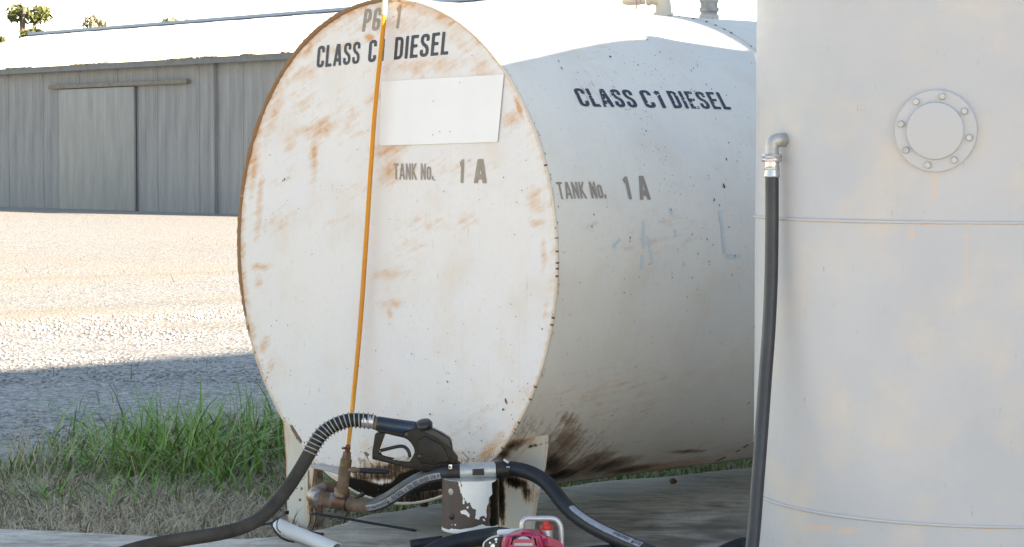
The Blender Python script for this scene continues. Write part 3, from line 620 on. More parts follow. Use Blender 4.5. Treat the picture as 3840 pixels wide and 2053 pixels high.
for z, x, y, r in [('f', 285, 532, 5), ('f', 430, 332, 4), ('f', 506, 358, 4), ('f', 482, 452, 5), ('f', 457, 520, 3), ('f', 637, 576, 5), ('f', 733, 790, 5), ('f', 895, 875, 5), ('f', 826, 986, 5), ('f', 817, 1062, 9), ('f', 727, 1072, 4), ('f', 1118, 405, 5),
                   ('f', 1303, 374, 4), ('f', 1404, 347, 5), ('f', 1588, 260, 5), ('f', 1447, 460, 6), ('f', 1690, 574, 8), ('f', 1411, 1058, 5), ('f', 1400, 720, 4), ('f', 1322, 668, 4), ('f', 655, 1362, 8), ('f', 884, 1270, 4), ('f', 940, 1210, 4), ('f', 509, 123, 4),
                   ('f', 785, 63, 4), ('f', 983, 175, 3), ('f', 1155, 300, 3), ('f', 1330, 1316, 10), ('f', 155, 770, 4), ('f', 209, 957, 4), ('f', 414, 1170, 4), ('2', 412, 310, 9), ('2', 523, 381, 7), ('2', 247, 374, 5), ('2', 405, 487, 9), ('2', 455, 492, 8),
                   ('2', 555, 452, 5), ('2', 575, 395, 4), ('2', 514, 260, 5), ('2', 725, 90, 10), ('2', 450, 552, 9), ('2', 40, 133, 6), ('2', 272, 42, 4), ('m', 380, 410, 10), ('m', 393, 396, 9), ('m', 425, 382, 6), ('m', 420, 578, 4), ('m', 702, 453, 4),
                   ('m', 847, 556, 4), ('m', 230, 745, 6), ('m', 515, 650, 5), ('1', 1485, 137, 5), ('1', 1785, 133, 8), ('B', 1150, 410, 14), ('B', 1215, 445, 12), ('B', 695, 520, 10), ('B', 1320, 240, 12), ('B', 1180, 297, 12), ('B', 1365, 225, 8)]:
    q = onp(z, x, y, 1, 0.); chip_face(q[0], q[2], r*ZM[z][2]*6.2/FS*1.15, 1.0, None)
for k in range(130):
    a = random.uniform(0, 6.283); q = RT*math.sqrt(random.random())*.98; chip_face(q*math.cos(a), q*math.sin(a), random.uniform(.0007, .0017), random.choice([1, 1, 1.8]))
for k in range(60):   # flaking along the lower edges
    a = R_(random.uniform(-150, -25)); q = RT-abs(random.gauss(0, .02))-.004; chip_face(q*math.cos(a), q*math.sin(a), random.uniform(.0007, .0018), 1.8, a+math.pi/2)
for z, x, y, r, asp in [('c', 1677, 84, 8, 1), ('c', 1660, 230, 9, 2.5), ('c', 1503, 368, 7, 1), ('c', 1506, 397, 7, 1), ('c', 1553, 577, 9, 2.2), ('c', 1598, 622, 9, 2.2), ('c', 1316, 733, 6, 1), ('c', 1490, 912, 9, 2.5), ('c', 828, 900, 8, 2), ('c', 828, 932, 7, 1.5),
                        ('c', 1184, 664, 5, 1), ('c', 1509, 1106, 8, 1.3), ('c', 1513, 1131, 8, 1.3), ('c', 1447, 1176, 5, 1), ('c', 1706, 1218, 10, 1.2), ('c', 1190, 1240, 9, 1.3), ('c', 1188, 1207, 5, 1.5), ('c', 1765, 1156, 7, 1.2), ('c', 1733, 1055, 7, 2), ('c', 682, 1192, 5, 1),
                        ('c', 785, 1195, 5, 1), ('c', 1064, 1296, 5, 1), ('c', 500, 805, 10, 1.2), ('c', 1376, 455, 6, 1.6), ('c', 1347, 378, 5, 1.5), ('c', 1413, 1038, 8, 2), ('c', 1637, 454, 16, 2.2), ('c', 1680, 810, 9, 1.4), ('c', 1540, 960, 7, 1.5), ('c', 776, 1372, 9, 1),
                        ('22', 215, 530, 12, 1.6), ('22', 432, 577, 7, 1), ('22', 588, 697, 8, 1), ('22', 630, 645, 8, 1.8), ('22', 558, 374, 12, 1.4), ('22', 675, 490, 10, 2), ('22', 1036, 525, 6, 1.4), ('22', 795, 698, 6, 1), ('22', 1293, 628, 5, 1), ('22', 1210, 648, 5, 1), ('22', 1305, 1320, 10, 1),
                        ('22', 1285, 883, 9, 1), ('22', 1472, 1340, 6, 1), ('22', 120, 1165, 5, 1), ('16', 1690, 525, 12, 1.5), ('16', 1394, 537, 6, 1.6), ('16', 1215, 570, 8, 2.4), ('16', 1243, 635, 9, 3), ('16', 1158, 490, 6, 2.4), ('16', 1910, 577, 7, 1), ('16', 974, 576, 5, 1), ('16', 1044, 792, 5, 1),
                        ('3', 1018, 172, 11, 1.3), ('3', 523, 157, 8, 1.2), ('3', 308, 117, 8, 1), ('3', 275, 100, 7, 1.3), ('3', 254, 106, 7, 1.3), ('3', 367, 22, 6, 1), ('3', 1105, 2, 6, 1), ('3', 1260, 25, 14, 1.8), ('2', 1248, 12, 6, 1), ('2', 1254, 45, 7, 3), ('2', 1415, 58, 5, 1), ('2', 1208, 187, 6, 1),
                        ('2', 1640, 95, 4, 1), ('c', 1116, 735, 5, 1), ('c', 245, 1022, 5, 1), ('c', 262, 1028, 6, 1.3), ('c', 1362, 870, 6, 2.6), ('c', 1700, 710, 5, 1)]:
    yq, sq = side_at(z, x, y); chip_side(yq, sq, r*ZM[z][2]*6.3/FS*.75, asp, random.uniform(1.2, 1.9) if asp > 1.1 else None)
for k in range(260):
    yq = random.uniform(.02, 1.1); sq = random.uniform(-.75, .62)
    chip_side(yq, sq, random.uniform(.0005, .0014), random.choice([1, 1.3, 2.5]), 1.5+random.gauss(0, .3))
for k in range(80):  # speckled band running down the side through the letters
    t = random.random(); yq = .33+.12*t+random.gauss(0, .03); sq = .58-.42*t; chip_side(yq, sq, random.uniform(.0005, .0014), random.choice([1, 1.4, 2]), random.uniform(1, 2))
for k in range(40):
    yq = random.uniform(.45, .8)+random.gauss(0, .03); sq = random.uniform(.48, .66); chip_side(yq, sq, random.uniform(.0006, .0016), random.choice([1, 2, 3.5]), random.uniform(.6, 1.6))
for k in range(30):
    chip_side(abs(random.gauss(0, .004))+.006, random.uniform(-.9, .6), random.uniform(.0006, .0014), 3.0, 1.57)
tag(mesh('flaked_paint_spots', chipV, chipF, m_chip, tank, smooth=False), kind='stuff')
# --- legs: saddle plates under the shell
def leg(polyz, y, z, th=.016):
    pts = [onp(z, px, py, 1, y) for px, py in polyz]; return pts
def legplate(pts, th, rustl_, primp, zt):
    pts = np.array(pts); xs = pts[:, 0]; zs = pts[:, 2]; y = pts[0][1]; st = .006
    nx = int((xs.max()-xs.min())/st)+1; nz = int((zs.max()-zs.min())/st)+1
    return pts
def build_leg(pts, th, name='leg', masks=None, parent=tank):
    xs = pts[:, 0]; zs = pts[:, 2]; y = pts[0, 1]
    o = contour_mesh(name, lambda X, Y: -polydist(X, Y, pts[:, [0, 2]])+(fbm(X*60, Y*60, 4)-.5)*.002, xs.min()-.01, xs.max()+.01, zs.min()-.01, zs.max()+.01, .005, lambda X, Y: np.stack([X, np.full(X.shape, y), Y], -1), m_leg, parent)
    me = o.data; n = len(me.vertices); co = np.empty(n*3); me.vertices.foreach_get('co', co); co = co.reshape(-1, 3)
    A = me.color_attributes.new('mask', 'FLOAT_COLOR', 'POINT'); a = np.ones((n, 4)); a[:, :3] = masks(co, pts); A.data.foreach_set('color', a.ravel())
    L = me.uv_layers.new(name='UVMap'); vi = np.empty(len(me.loops), np.int32); me.loops.foreach_get('vertex_index', vi); L.data.foreach_set('uv', co[vi][:, [0, 2]].ravel())
    md = o.modifiers.new('solid', 'SOLIDIFY'); md.thickness = th; md.offset = 1 if o.data.polygons[0].normal.y > 0 else -1
    return o
def edgem(co, pts): return polydist(co[:, 0], co[:, 2], pts[:, [0, 2]])
lp = np.array([onp('1', a, b, 1, .10) for a, b in [(400, 150), (430, 560), (436, 900), (440, 1040), (462, 1130), (600, 1215), (640, 1200), (665, 900), (690, 640), (700, 560), (640, 400), (560, 300)]])
lp[5][2] = lp[6][2] = GZ-.02; lp[4][2] = GZ-.01
def mk1(co, pts):
    e = edgem(co, pts); ru = .75*sst(.012, .0, e)+blobs(co, [('1', 450, 330, 26, 200, 0, .45), ('1', 620, 1000, 30, 250, 0, .55)]); 
    pr = blobs(co, [('1', 575, 830, 18, 26, 0, .7), ('1', 530, 830, 16, 14, 40, .66), ('1', 562, 935, 20, 22, 0, .72), ('1', 605, 715, 14, 12, 0, .6), ('1', 590, 745, 34, 6, -35, .7), ('1', 470, 500, 5, 60, 0, .4), ('1', 640, 780, 14, 300, 0, .62)])
    return np.stack([np.clip(ru, 0, 1), blobs(co, [('1', 650, 900, 20, 220, 0, .62), ('1', 560, 1190, 120, 20, 0, .3)]), pr], -1)
build_leg(lp, .012, masks=mk1)
rp = np.array([onp('2', a, b, 1, .10) for a, b in [(400, 500), (700, 380), (1108, 330), (1106, 440), (1080, 640), (1040, 790), (1000, 1000), (980, 1205), (960, 1400), (560, 1400), (620, 1100), (560, 700)]])
rp[8][2] = rp[9][2] = SZ-.004; 
def mk2(co, pts):
    e = edgem(co, pts); ru = .42*sst(.008, .0, e)+blobs(co, [('2', 780, 540, 60, 100, 0, .5), ('2', 900, 700, 160, 60, 20, .7), ('2', 960, 880, 60, 100, 10, .6)])
    dk = blobs(co, [('D', 1080, 560, 70, 300, 0, .95), ('D', 1330, 540, 270, 110, 20, .95), ('D', 1540, 720, 100, 170, -20, .72), ('D', 1090, 800, 75, 420, 0, 1.), ('2', 900, 450, 240, 14, -12, .72), ('D', 1120, 1000, 60, 300, 0, .8), ('D', 1100, 200, 100, 200, 20, .7), ('2', 1000, 430, 60, 14, 0, .5)])
    pr = blobs(co, [('D', 1140, 1260, 34, 60, 0, .7), ('D', 1295, 1290, 14, 34, 0, .7), ('D', 1160, 660, 18, 50, 0, .65), ('D', 1665, 1020, 16, 90, 10, .62), ('2', 795, 545, 8, 14, 0, .6)])
    return np.stack([np.clip(ru, 0, 1), dk, pr], -1)
build_leg(rp, .012, masks=mk2)
# folded side flange of the left leg and its two rear twins
fl = [lp[7]+np.array([0, .0, 0]), lp[8]]
box('leg_flange', (lp[8][0]-.006, .121, -.72), (.006, .030, .24), M('rust_stained_cream', (.50, .44, .36), .7, col2=(.22, .11, .06), vscale=14, thr=(.42, .6)), tank, bev=.001)
for sx in (-1, 1):
    q = np.array([(sx*.60, 2.2, -.36), (sx*.56, 2.2, GZ), (sx*.46, 2.2, GZ), (sx*.36, 2.2, -.60)]); prism('leg', q, .012, m_cream, tank, .001, nrmv=(0, 1, 0))
# --- drain plug under the end
a = P('1', 1720, 950, 6.33); cyl('drain_plug', a+np.array([0, 0, .03]), a+np.array([0, 0, -.014]), .0115, m_dark, tank, seg=6, flat=True)
# --- fittings on top
def topat(z, x, y):
    r = ray(z, x, y); return CAM+r*((0-CAM[0])/r[0])
b0 = topat('T', 1050, 300); b0[2] = RT-.004; dT = (b0-CAM)@Fw; k = dT/FS*.17857
up = np.array([0, 0, 1.])
fe = cyl('filler_flange', b0, b0+up*.016, 210*k, m_cream, tank)
ctr = lambda x, y, dd=0: P('T', x, y, dT+dd)
pe = tube('filler_elbow', [b0+up*.012, ctr(1050, 150), ctr(1035, 60), ctr(960, -10), ctr(840, -25), ctr(700, -25)], np.interp(np.linspace(0, 1, 41), [0, .4, 1], [175*k, 160*k, 118*k]), m_cream, tank, 28)
cyl('union_ring', ctr(800, -25), ctr(690, -25), 152*k, m_cream, tank, bev=.004); cyl('union_ring', ctr(668, -25), ctr(560, -25), 128*k, m_cream, tank, bev=.003)
lathe('filler_cap', ctr(560, -25), ctr(190, -25), [(0, 135*k), (250*k, 140*k), (330*k, 130*k), (375*k, 100*k)], m_cream, tank)
tube('cap_tag_cord', [ctr(480, -160, -.03), ctr(484, 20, -.035), ctr(490, 120, -.035), ctr(494, 205, -.03)], .0022, M('faded_red_cord', (.42, .24, .22), .8), tank, 8)
v0 = topat('T', 2010, 385); v0[2] = RT-.003; dV = (v0-CAM)@Fw; k = dV/FS*.17857
cyl('vent_base', v0, v0+up*112*k, 208*k, M('half_rusted_coupling', (.42, .20, .07), .75, col2=(.48, .47, .46), vscale=22, thr=(.47, .53), bump=.4), tank)
lathe('vent_pipe', v0+up*110*k, v0+up, [(0, 178*k), (70*k, 172*k), (72*k, 205*k), (150*k, 210*k), (155*k, 178*k), (260*k, 178*k), (262*k, 200*k), (330*k, 205*k), (332*k, 172*k), (420*k, 172*k), (425*k, 255*k), (520*k, 262*k), (560*k, 180*k)], m_vent, tank, 20)

# --- sight tube up the end plate
def facept(z, x, y, off): q = onp(z, x, y, 1, -off); return q
tp = [facept('1', 1008, 440, .10), facept('1', 1020, 330, .075), facept('1', 1033, 220, .06), facept('1', 1052, 40, .045), facept('d', 905, 830, .03), facept('d', 920, 620, .028), facept('d', 938, 340, .028), facept('d', 950, 200, .028), facept('4', 1318, 270, .028), facept('4', 1328, 140, .028)]
tube('sight_tube', tp, .0070, m_amber, tank, 16, 6)
tube('sight_tube', [facept('4', 1328, 142, .028), facept('4', 1333, 70, .028), facept('4', 1338, 0, .026), facept('4', 1343, -40, .02), facept('4', 1350, -110, -.02)], .0076, m_clear, tank, 16, 6)['label'] = 'clear empty top of the sight tube'
# --- outlet pipework (parts of the tank)
dB = 6.12; kB = ZM['B'][2]*dB/FS
def b(x, y, d=dB): return P('B', x, y, d)
tube('outlet_elbow', [b(900, 900, 6.36), b(740, 930, 6.36), b(560, 955, 6.35), b(430, 990, 6.31), b(352, 1060, 6.23), b(380, 1095, 6.16), b(470, 1110, dB)], 128*kB, m_galv, tank, 28)
lathe('pipe_collar', b(690, 935, 6.36), b(600, 950, 6.355), [(0, 138*kB), (.004, 150*kB), (.03, 150*kB), (.034, 138*kB)], m_rustpipe, tank)
u = nrm(b(1000, 1190)-b(400, 1105))
def along(x0, x1): 
    f = lambda x: b(x, 1105+(x-400)*85/600); return f(x0), f(x1)
a0, a1 = along(440, 520); cyl('hex_nut', a0, a1, 150*kB, m_rustpipe, tank, seg=6, flat=True)
a0, a1 = along(515, 640); cyl('reducer', a0, a1, 128*kB, m_rustpipe, tank, r2=134*kB)
a0, a1 = along(610, 905); lathe('tee_pipe', a0, a1, [(0, 120*kB), (.004, 138*kB), (.012, 138*kB), (.018, 126*kB), (.046, 126*kB), (.052, 138*kB), (.064, 138*kB), (.068, 120*kB)], m_galv, tank)
a0, a1 = along(885, 950); cyl('clamp_ring', a0, a1, 148*kB, m_dark, tank)
a0, a1 = along(945, 1040); lathe('hose_tail', a0, a1, [(0, 130*kB), (.01, 122*kB), (.016, 112*kB), (.022, 120*kB)], m_rustpipe, tank)
cyl('clamp_screw', b(1110, 1075, 6.08), b(1170, 1030, 6.08), 24*kB, m_dark, tank, seg=8)
lathe('clamp_screw', b(1070, 1100, 6.08), b(1180, 1035, 6.08), [(0, 14*kB), (.012, 22*kB), (.018, 38*kB), (.026, 38*kB)], m_dark, tank, 10)
xa, xb = (828, 1040), (935, 260)
def vv(t): return b(xa[0]+(xb[0]-xa[0])*t, xa[1]+(xb[1]-xa[1])*t)
def atY(y): return vv((xa[1]-y)/(xa[1]-xb[1]))
for nm, y0, y1, r, mt, sg, fl_ in [('tee_branch', 1080, 985, 118, m_galv, 28, False), ('brass_ring', 1000, 925, 122, m_brass, 28, False), ('hex_nut', 930, 825, 106, m_rustpipe, 6, True), ('valve_body', 830, 700, 92, m_rustpipe, 28, False), ('valve_body', 705, 560, 98, m_rustpipe, 28, False),
                                   ('valve_body', 562, 420, 92, m_brass, 28, False), ('hex_nut', 422, 365, 78, m_rustpipe, 6, True), ('hex_nut', 366, 300, 70, m_rustpipe, 6, True), ('tube_tail', 302, 262, 40, m_dark, 20, False)]:
    cyl(nm, atY(y0), atY(y1), r*kB*1.1, mt, tank, seg=sg, flat=fl_, rot=.3)
cl = cyl('tube_clamp', atY(265), atY(205), 50*kB, m_steel, tank); cyl('screw', b(850, 232, 6.1), b(900, 235, 6.08), 24*kB, m_dark, cl, seg=8)
tube('sight_tube', [atY(280), atY(200), tp[0]+np.array([0, 0, .004])], .0066, M('rusty_amber_tube', (.30, .085, .02), .3), tank, 16, 5)['label'] = 'rust stained foot of the sight tube'
st_ = cyl('valve_stem', b(960, 615, 6.08), b(1160, 610, 6.05), 36*kB, m_rustpipe, tank); cyl('valve_stem_nut', b(1010, 612, 6.07), b(1075, 610, 6.065), 52*kB, m_brass, tank, seg=6, flat=True)
lathe('valve_grip', b(1150, 618, 6.05), b(1500, 634, 6.03), [(0, 30*kB), (.003, 46*kB), (.07, 50*kB), (.078, 44*kB), (.084, 22*kB)], m_rub, tank, 20)
lp_ = [(244, 552), (262, 540), (330, 532), (430, 545), (560, 585), (680, 628), (790, 648), (792, 676), (735, 668), (650, 640), (570, 616), (470, 602), (350, 582), (262, 572)]
V = []; F = []
top = np.array([b(x, y, 6.30) for x, y in [(262, 545), (360, 575), (470, 598), (570, 612), (650, 636), (735, 664), (800, 668)]]); back = top+np.array([-.008, .05, .004]); 
V = np.vstack([top, back]); F = [(i, i+1, i+8, i+7) for i in range(6)]
mesh('lever_plate', V, F, M('pale_plate', (.52, .50, .48), .5, var=.15), tank, mod=[('solid', .0024)])

# ================================================================== fuel nozzle, its hose
dN = 5.90; kN = ZM['N'][2]*dN/FS
def n_(x, y, d=dN): return P('N', x, y, d)
noz = empty('fuel_nozzle', n_(1100, 1050), 'black automatic fuel nozzle with blue-black sleeve resting over the filter', 'fuel nozzle')
prism('body', ipoly('N', [(780, 410), (950, 330), (1120, 330), (1260, 345), (1420, 425), (1550, 510), (1585, 600), (1600, 730), (1680, 830), (1690, 870), (1650, 975), (1560, 1010), (1400, 1010), (1270, 1070), (1100, 1090), (960, 1055), (900, 1035), (700, 990), (740, 920), (850, 925), (900, 850), (945, 760), (935, 680), (880, 590), (820, 535), (740, 500)], dN), .046, m_noz, noz, .010)
prism('cheek_plate', ipoly('N', [(1090, 400), (1260, 380), (1540, 540), (1570, 700), (1480, 640), (1300, 520)], dN-.026), .006, m_dome, noz, .002)
prism('cheek_plate', ipoly('N', [(980, 560), (1120, 480), (1420, 640), (1500, 800), (1560, 930), (1300, 980), (1060, 960), (985, 800)], dN-.0245), .007, m_noz, noz, .003)
lathe('grip_sleeve', n_(285, 268), n_(960, 372), [(0, .0175), (.002, .0192), (.05, .0196), (.100, .0205), (.104, .0185)], m_nozb, noz, 32)
prism('grip_underside', ipoly('N', [(300, 330), (960, 430), (960, 520), (830, 530), (560, 470), (440, 440), (300, 415)], dN), .026, m_noz, noz, .005)
lathe('swivel_collar', n_(225, 258), n_(300, 270), [(0, .0145), (.004, .0178), (.012, .0182), (.016, .0168)], m_brass, noz, 24)
upn = nrm(n_(1080, 200)-n_(1110, 330)+(-Fw)*.007)
c0 = n_(1112, 350, dN-.004); lathe('diaphragm_cap', c0, c0+upn, [(0, .0222), (.006, .0222), (.0080, .0236), (.0115, .0236), (.0145, .0215), (.0190, .0190), (.0205, .0160), (.0208, .001)], m_dome, noz, 32)
prism('lever_guard', ipoly('N', [(290, 425), (440, 435), (410, 520), (345, 700), (330, 800), (420, 850), (640, 905), (860, 925), (940, 1045), (860, 1035), (690, 1000), (420, 930), (230, 885), (212, 870), (215, 735), (232, 640), (250, 520), (262, 450)], dN), .020, m_noz, noz, .004)
tube('trigger', [n_(350, 740), n_(470, 708), n_(620, 672), (n_(720, 662)), n_(790, 690), n_(840, 760), n_(858, 850)], 30*kN, m_blackp, noz, 12, 6)
tube('trigger', [n_(335, 770, 5.905), n_(380, 830, 5.905), n_(500, 865, 5.905), n_(640, 890, 5.905)], 22*kN, m_noz, noz, 10, 5)['label'] = 'lower curved arm of the trigger'
prism('latch', ipoly('N', [(560, 885), (620, 860), (780, 820), (800, 845), (650, 895), (575, 900)], dN-.012), .004, m_latch, noz, .001)
prism('latch', ipoly('N', [(650, 905), (665, 885), (800, 868), (840, 878), (838, 905), (720, 915)], dN-.016), .004, m_latch, noz, .001)
cyl('latch_pivot', n_(835, 865, dN-.022), n_(835, 865, dN-.005), 28*kN, m_brass, noz, seg=14)
cyl('screw', n_(800, 455, dN-.026), n_(800, 455, dN-.015), 30*kN, m_dome, noz, seg=12); cyl('screw', n_(1020, 830, dN-.031), n_(1020, 830, dN-.02), 24*kN, m_dome, noz, seg=12)
tube('spout', [n_(1600, 940), n_(1700, 1010, 5.93), n_(1760, 1080, 5.98)], .0115, m_dark, noz, 16, 6)

hz = [(1258, 208, 5.90), (1190, 196, 5.90), (1130, 191, 5.90), (1030, 190, 5.90), (930, 215, 5.90), (835, 263, 5.90), (762, 322, 5.895), (705, 400, 5.89), (640, 512, 5.885), (560, 650, 5.88), (470, 790, 5.86), (370, 925, 5.84), (250, 1055, 5.81), (120, 1148, 5.78), (-20, 1205, 5.75), (-200, 1250, 5.71), (-420, 1285, 5.68), (-700, 1330, 5.66), (-1000, 1400, 5.62), (-1300, 1500, 5.58), (-1700, 1620, 5.54)]
hp = catmull([P('1', *h) for h in hz], 10)
nh = empty('nozzle_hose', hp[60], 'dusty brown-grey rubber hose curving down left from the fuel nozzle', 'hose')
V, F = tube_vf(hp, .0178, 24); mesh('hose', V, F, m_rubn, nh)
V, F = tube_vf(hp[10:72:1], .0181, 24); mesh('strain_sleeve', V, F, m_rub, nh)
lathe('ferrule', hp[0]+(hp[0]-hp[4])*.1, hp[22], [(0, .0150), (.004, .0186), (.010, .0180), (.014, .0186), (.020, .0180), (.026, .0186), (.034, .0182)], m_steel, nh, 28)
T, N_, B_ = frames(hp[4:80]); sp_ = hp[4:80]; L = np.concatenate([[0], np.cumsum(np.linalg.norm(np.diff(sp_, axis=0), axis=1))]); turns = 17; ns = turns*22
q = np.linspace(0, L[-1], ns); idn = lambda A_: np.stack([np.interp(q, L, A_[:, c]) for c in range(3)], -1); ph = q/L[-1]*turns*2*np.pi
hel = idn(sp_)+.0207*(np.cos(ph)[:, None]*idn(N_)+np.sin(ph)[:, None]*idn(B_)); V, F = tube_vf(hel, .0016, 8); mesh('coil_spring', V, F, m_latch, nh)

# ================================================================== filter and its hoses
dD = 5.86; kD = ZM['D'][2]*dD/FS
def dd(x, y, d=dD): return P('D', x, y, d)
cT = dd(572, 470); rF = 492*kD; cB = cT.copy(); cB[2] = dd(572, 1330)[2]
filt = empty('fuel_filter', (cT[0], cT[1], SZ), 'round fuel filter housing with peeling white paint, aluminium head and yellow base', 'fuel filter')
n, k = 150, 300; a = np.linspace(0, 2*np.pi, k, endpoint=False); h = np.linspace(0, 1, n)
H, A = np.meshgrid(h, a, indexing='ij'); prof = rF*(1-.006*H)
V = np.stack([cT[0]+prof*np.cos(A), cT[1]+prof*np.sin(A), cT[2]+(cB[2]-cT[2])*H], -1).reshape(-1, 3)
i = np.arange(n*k).reshape(n, k); j = np.roll(i, -1, 1); F = np.stack([i[:-1], i[1:], j[1:], j[:-1]], -1).reshape(-1, 4)[:, ::-1]
px, py = toz('D', V); wob = (fbm(px/60, py/60, 5)-.5)*46+(fbm(px/18, py/18, 6)-.5)*22
wht = [[(415, 520), (960, 500), (1010, 470), (1040, 440), (1010, 520), (940, 560), (945, 760), (890, 800), (880, 900), (850, 960), (840, 1160), (790, 1120), (740, 1150), (710, 1190), (655, 1170), (660, 1020), (600, 1000), (560, 900), (510, 920), (470, 820), (430, 780)],
       [(360, 530), (400, 560), (425, 740), (405, 740), (375, 600)], [(440, 800), (470, 850), (465, 930), (440, 920)], [(400, 1040), (490, 1015), (520, 1060), (550, 1100), (545, 1150), (500, 1110), (410, 1080)], [(775, 1180), (815, 1175), (820, 1215), (790, 1210)],
       [(240, 1350), (420, 1355), (600, 1330), (740, 1290), (770, 1275), (850, 1300), (950, 1310), (1050, 1280), (1060, 1420), (100, 1420)], [(500, 970), (535, 960), (535, 1000), (505, 1000)], [(245, 1230), (260, 1290), (240, 1280)], [(300, 1270), (325, 1275), (315, 1300), (298, 1295)], [(200, 490), (360, 515), (420, 530), (300, 525), (200, 510)]]
sdw = np.full(len(V), -1e9)
for p in wht: sdw = np.maximum(sdw, polydist(px, py, p))
front = ((V-np.array([cT[0], cT[1], 0]))[:, :2]@(-Fw[:2])) > -.02
white = sst(-6, 6, sdw+wob*.55)*front; pr = 1-white
oil = sst(860, 960, px+wob)*sst(1180, 900, px)*front; oil = oil*(1-white)
mesh('housing', V, F, m_filter, filt, uv=np.stack([A.ravel()*rF, V[:, 2]], -1), attr=np.stack([oil*.35, oil*1.35, pr*.85+.0], -1))
lathe('housing_top', cT+np.array([0, 0, -.004]), cT+up, [(0, rF-.0008), (.0045, rF-.002), (.0055, rF*.8), (.006, .02)], m_alu, filt, 48)
lathe('base_rim', cB+up*.003, cB-up, [(0, rF-.001), (.003, rF+.0012), (.008, rF+.001), (.011, rF-.006)], m_white, filt, 48)
lathe('yellow_base', cB-up*.008, cB-up, [(0, rF*.70), (.05, rF*.68), (cB[2]-SZ-.008, rF*.6)], m_yel, filt, 40)
hs_, he_ = dd(385, 375), dd(1025, 345); lathe('head', hs_, he_, [(0, .0205), (.003, .0225), (.045, .0232), (.088, .0232), (.094, .0215)], m_alu, filt, 36)
lathe('head_neck', (cT+up*.006), cT+up, [(-.002, .020), (.008, .016), (.016, .012)], m_alu, filt, 36)
box('name_plate_recess', dd(705, 372, dD-.0232), (200*kD, 105*kD, .004), m_dark, filt, axes=CAX, bev=.001)
for q0, q1 in (((615, 318), (805, 308)), ((615, 318), (622, 400)), ((805, 308), (808, 380))): tube('wire_clip', [dd(*q0, dD-.0245), dd(*q1, dD-.0245)], .0008, m_steel, filt, 6)
for y0, mt in ((705, m_latch), (1135, m_tie)):
    c = dd(273, y0, dD-.0475); c2 = np.array([cT[0], cT[1], c[2]]); nv = nrm(c-c2); rim_ = c2+nv*(rF+.0006)
    lathe('bolt_hole', rim_-nv*.003, rim_+nv, [(0, .0085), (.0034, .0085), (.0042, .0066)], mt, filt, 18)
tube('wire', [dd(430, 15, 5.95), dd(480, 80, 5.95), dd(545, 140, 5.95)], .0016, m_latch, filt, 8); tube('wire', [dd(548, 130, 5.95), dd(500, 190, 5.95), dd(450, 235, 5.94)], .0012, m_latch, filt, 8)

def print_band(path, rad, s0, s1, a0, a1, parent, bandmat, text=None, tmat=None, th=.0088, start=.0, icon=None):
    """flat-printed strip that follows a hose; angle measured from the side facing the yard"""
    T, Nf, Bf = frames(path); toc = CAM-path; toc /= np.linalg.norm(toc, axis=1)[:, None]
    Nc = toc-(np.sum(toc*T, 1))[:, None]*T; Nc /= np.linalg.norm(Nc, axis=1)[:, None]; Uc = np.cross(Nc, T); Uc *= np.sign((Uc@Up))[:, None]
    Lc = np.concatenate([[0], np.cumsum(np.linalg.norm(np.diff(path, axis=0), axis=1))])
    def mp(off):
        def f(Xs, Ys):
            g = lambda A_: np.stack([np.interp(Xs, Lc, A_[:, c]) for c in range(3)], -1)
            a = Ys/rad; return g(path)+(rad+off)*(np.cos(a)[:, None]*g(Nc)+np.sin(a)[:, None]*g(Uc))
        return f
    A0, A1 = a0*rad, a1*rad
    fl_ = lambda X, Y: np.maximum(np.maximum(s0-X, X-s1), np.maximum(A0-Y, Y-A1))+(fbm(X*140, Y*140, 8)-.5)*.0018
    contour_mesh('printed_band', fl_, s0-.004, s1+.004, A0-.003, A1+.003, .0022, mp(.0005), bandmat, parent)
    mid = (A0+A1)/2
    for txt, sx, sx1, hgt in (text or []):
        f, tot = text_field(txt, None, gw=.50, gap=.17, space=.30, stroke=.15)
        contour_mesh('printed_words', lambda X, Y: f(X, Y), -.02, tot+.02, -.02, 1.02, 1/13, (lambda X, Y, sx=sx, w_=(sx1-sx)/tot, hgt=hgt: mp(.0009)(sx+X*w_, mid-hgt/2+Y*hgt)), tmat, parent)
    if icon is not None:
        def ic(X, Y): 
            g = -polydist(X, Y, [(0, 0), (.6, 0), (.6, .5), (0, .5)]); g = np.minimum(g, seg_sdf(X, Y, (0, .5), (.0, 1), .07, 1, 1)); g = np.minimum(g, seg_sdf(X, Y, (0, .96), (.6, .96), .06, 1, 1)); g = np.minimum(g, seg_sdf(X, Y, (.56, .5), (.56, 1), .06, 1, 1))
            return np.minimum(g, seg_sdf(X, Y, (.8, .1), (.8, .8), .05, 1, 1))
        contour_mesh('pump_symbol', ic, -.1, .95, -.05, 1.05, .07, (lambda X, Y: mp(.0009)(icon+X*.013, mid-.0065+Y*.013)), tmat, parent)
lh = [(1030, 968, 6.11), (1110, 985, 6.09), (1200, 990, 6.06), (1295, 968, 6.03), (1400, 915, 6.0), (1520, 835, 5.96), (1640, 762, 5.93), (1760, 715, 5.90), (1880, 690, 5.87), (1975, 680, 5.86), (2010, 678, 5.86)]
lpth = catmull([P('1', *h) for h in lh], 10)
dh = empty('delivery_hose', lpth[50], 'dark delivery hose with white printed band between outlet pipe and filter', 'hose')
V, F = tube_vf(lpth, .0185, 24); mesh('hose', V, F, m_rubg, dh)
LL = np.concatenate([[0], np.cumsum(np.linalg.norm(np.diff(lpth, axis=0), axis=1))])
sAt = lambda zx: np.interp(zx, toz('1', lpth)[0], LL)
V, F = tube_vf(lpth[:24], np.linspace(.0195, .0187, 24), 24); mesh('rusted_cuff', V, F, m_rustpipe, dh)
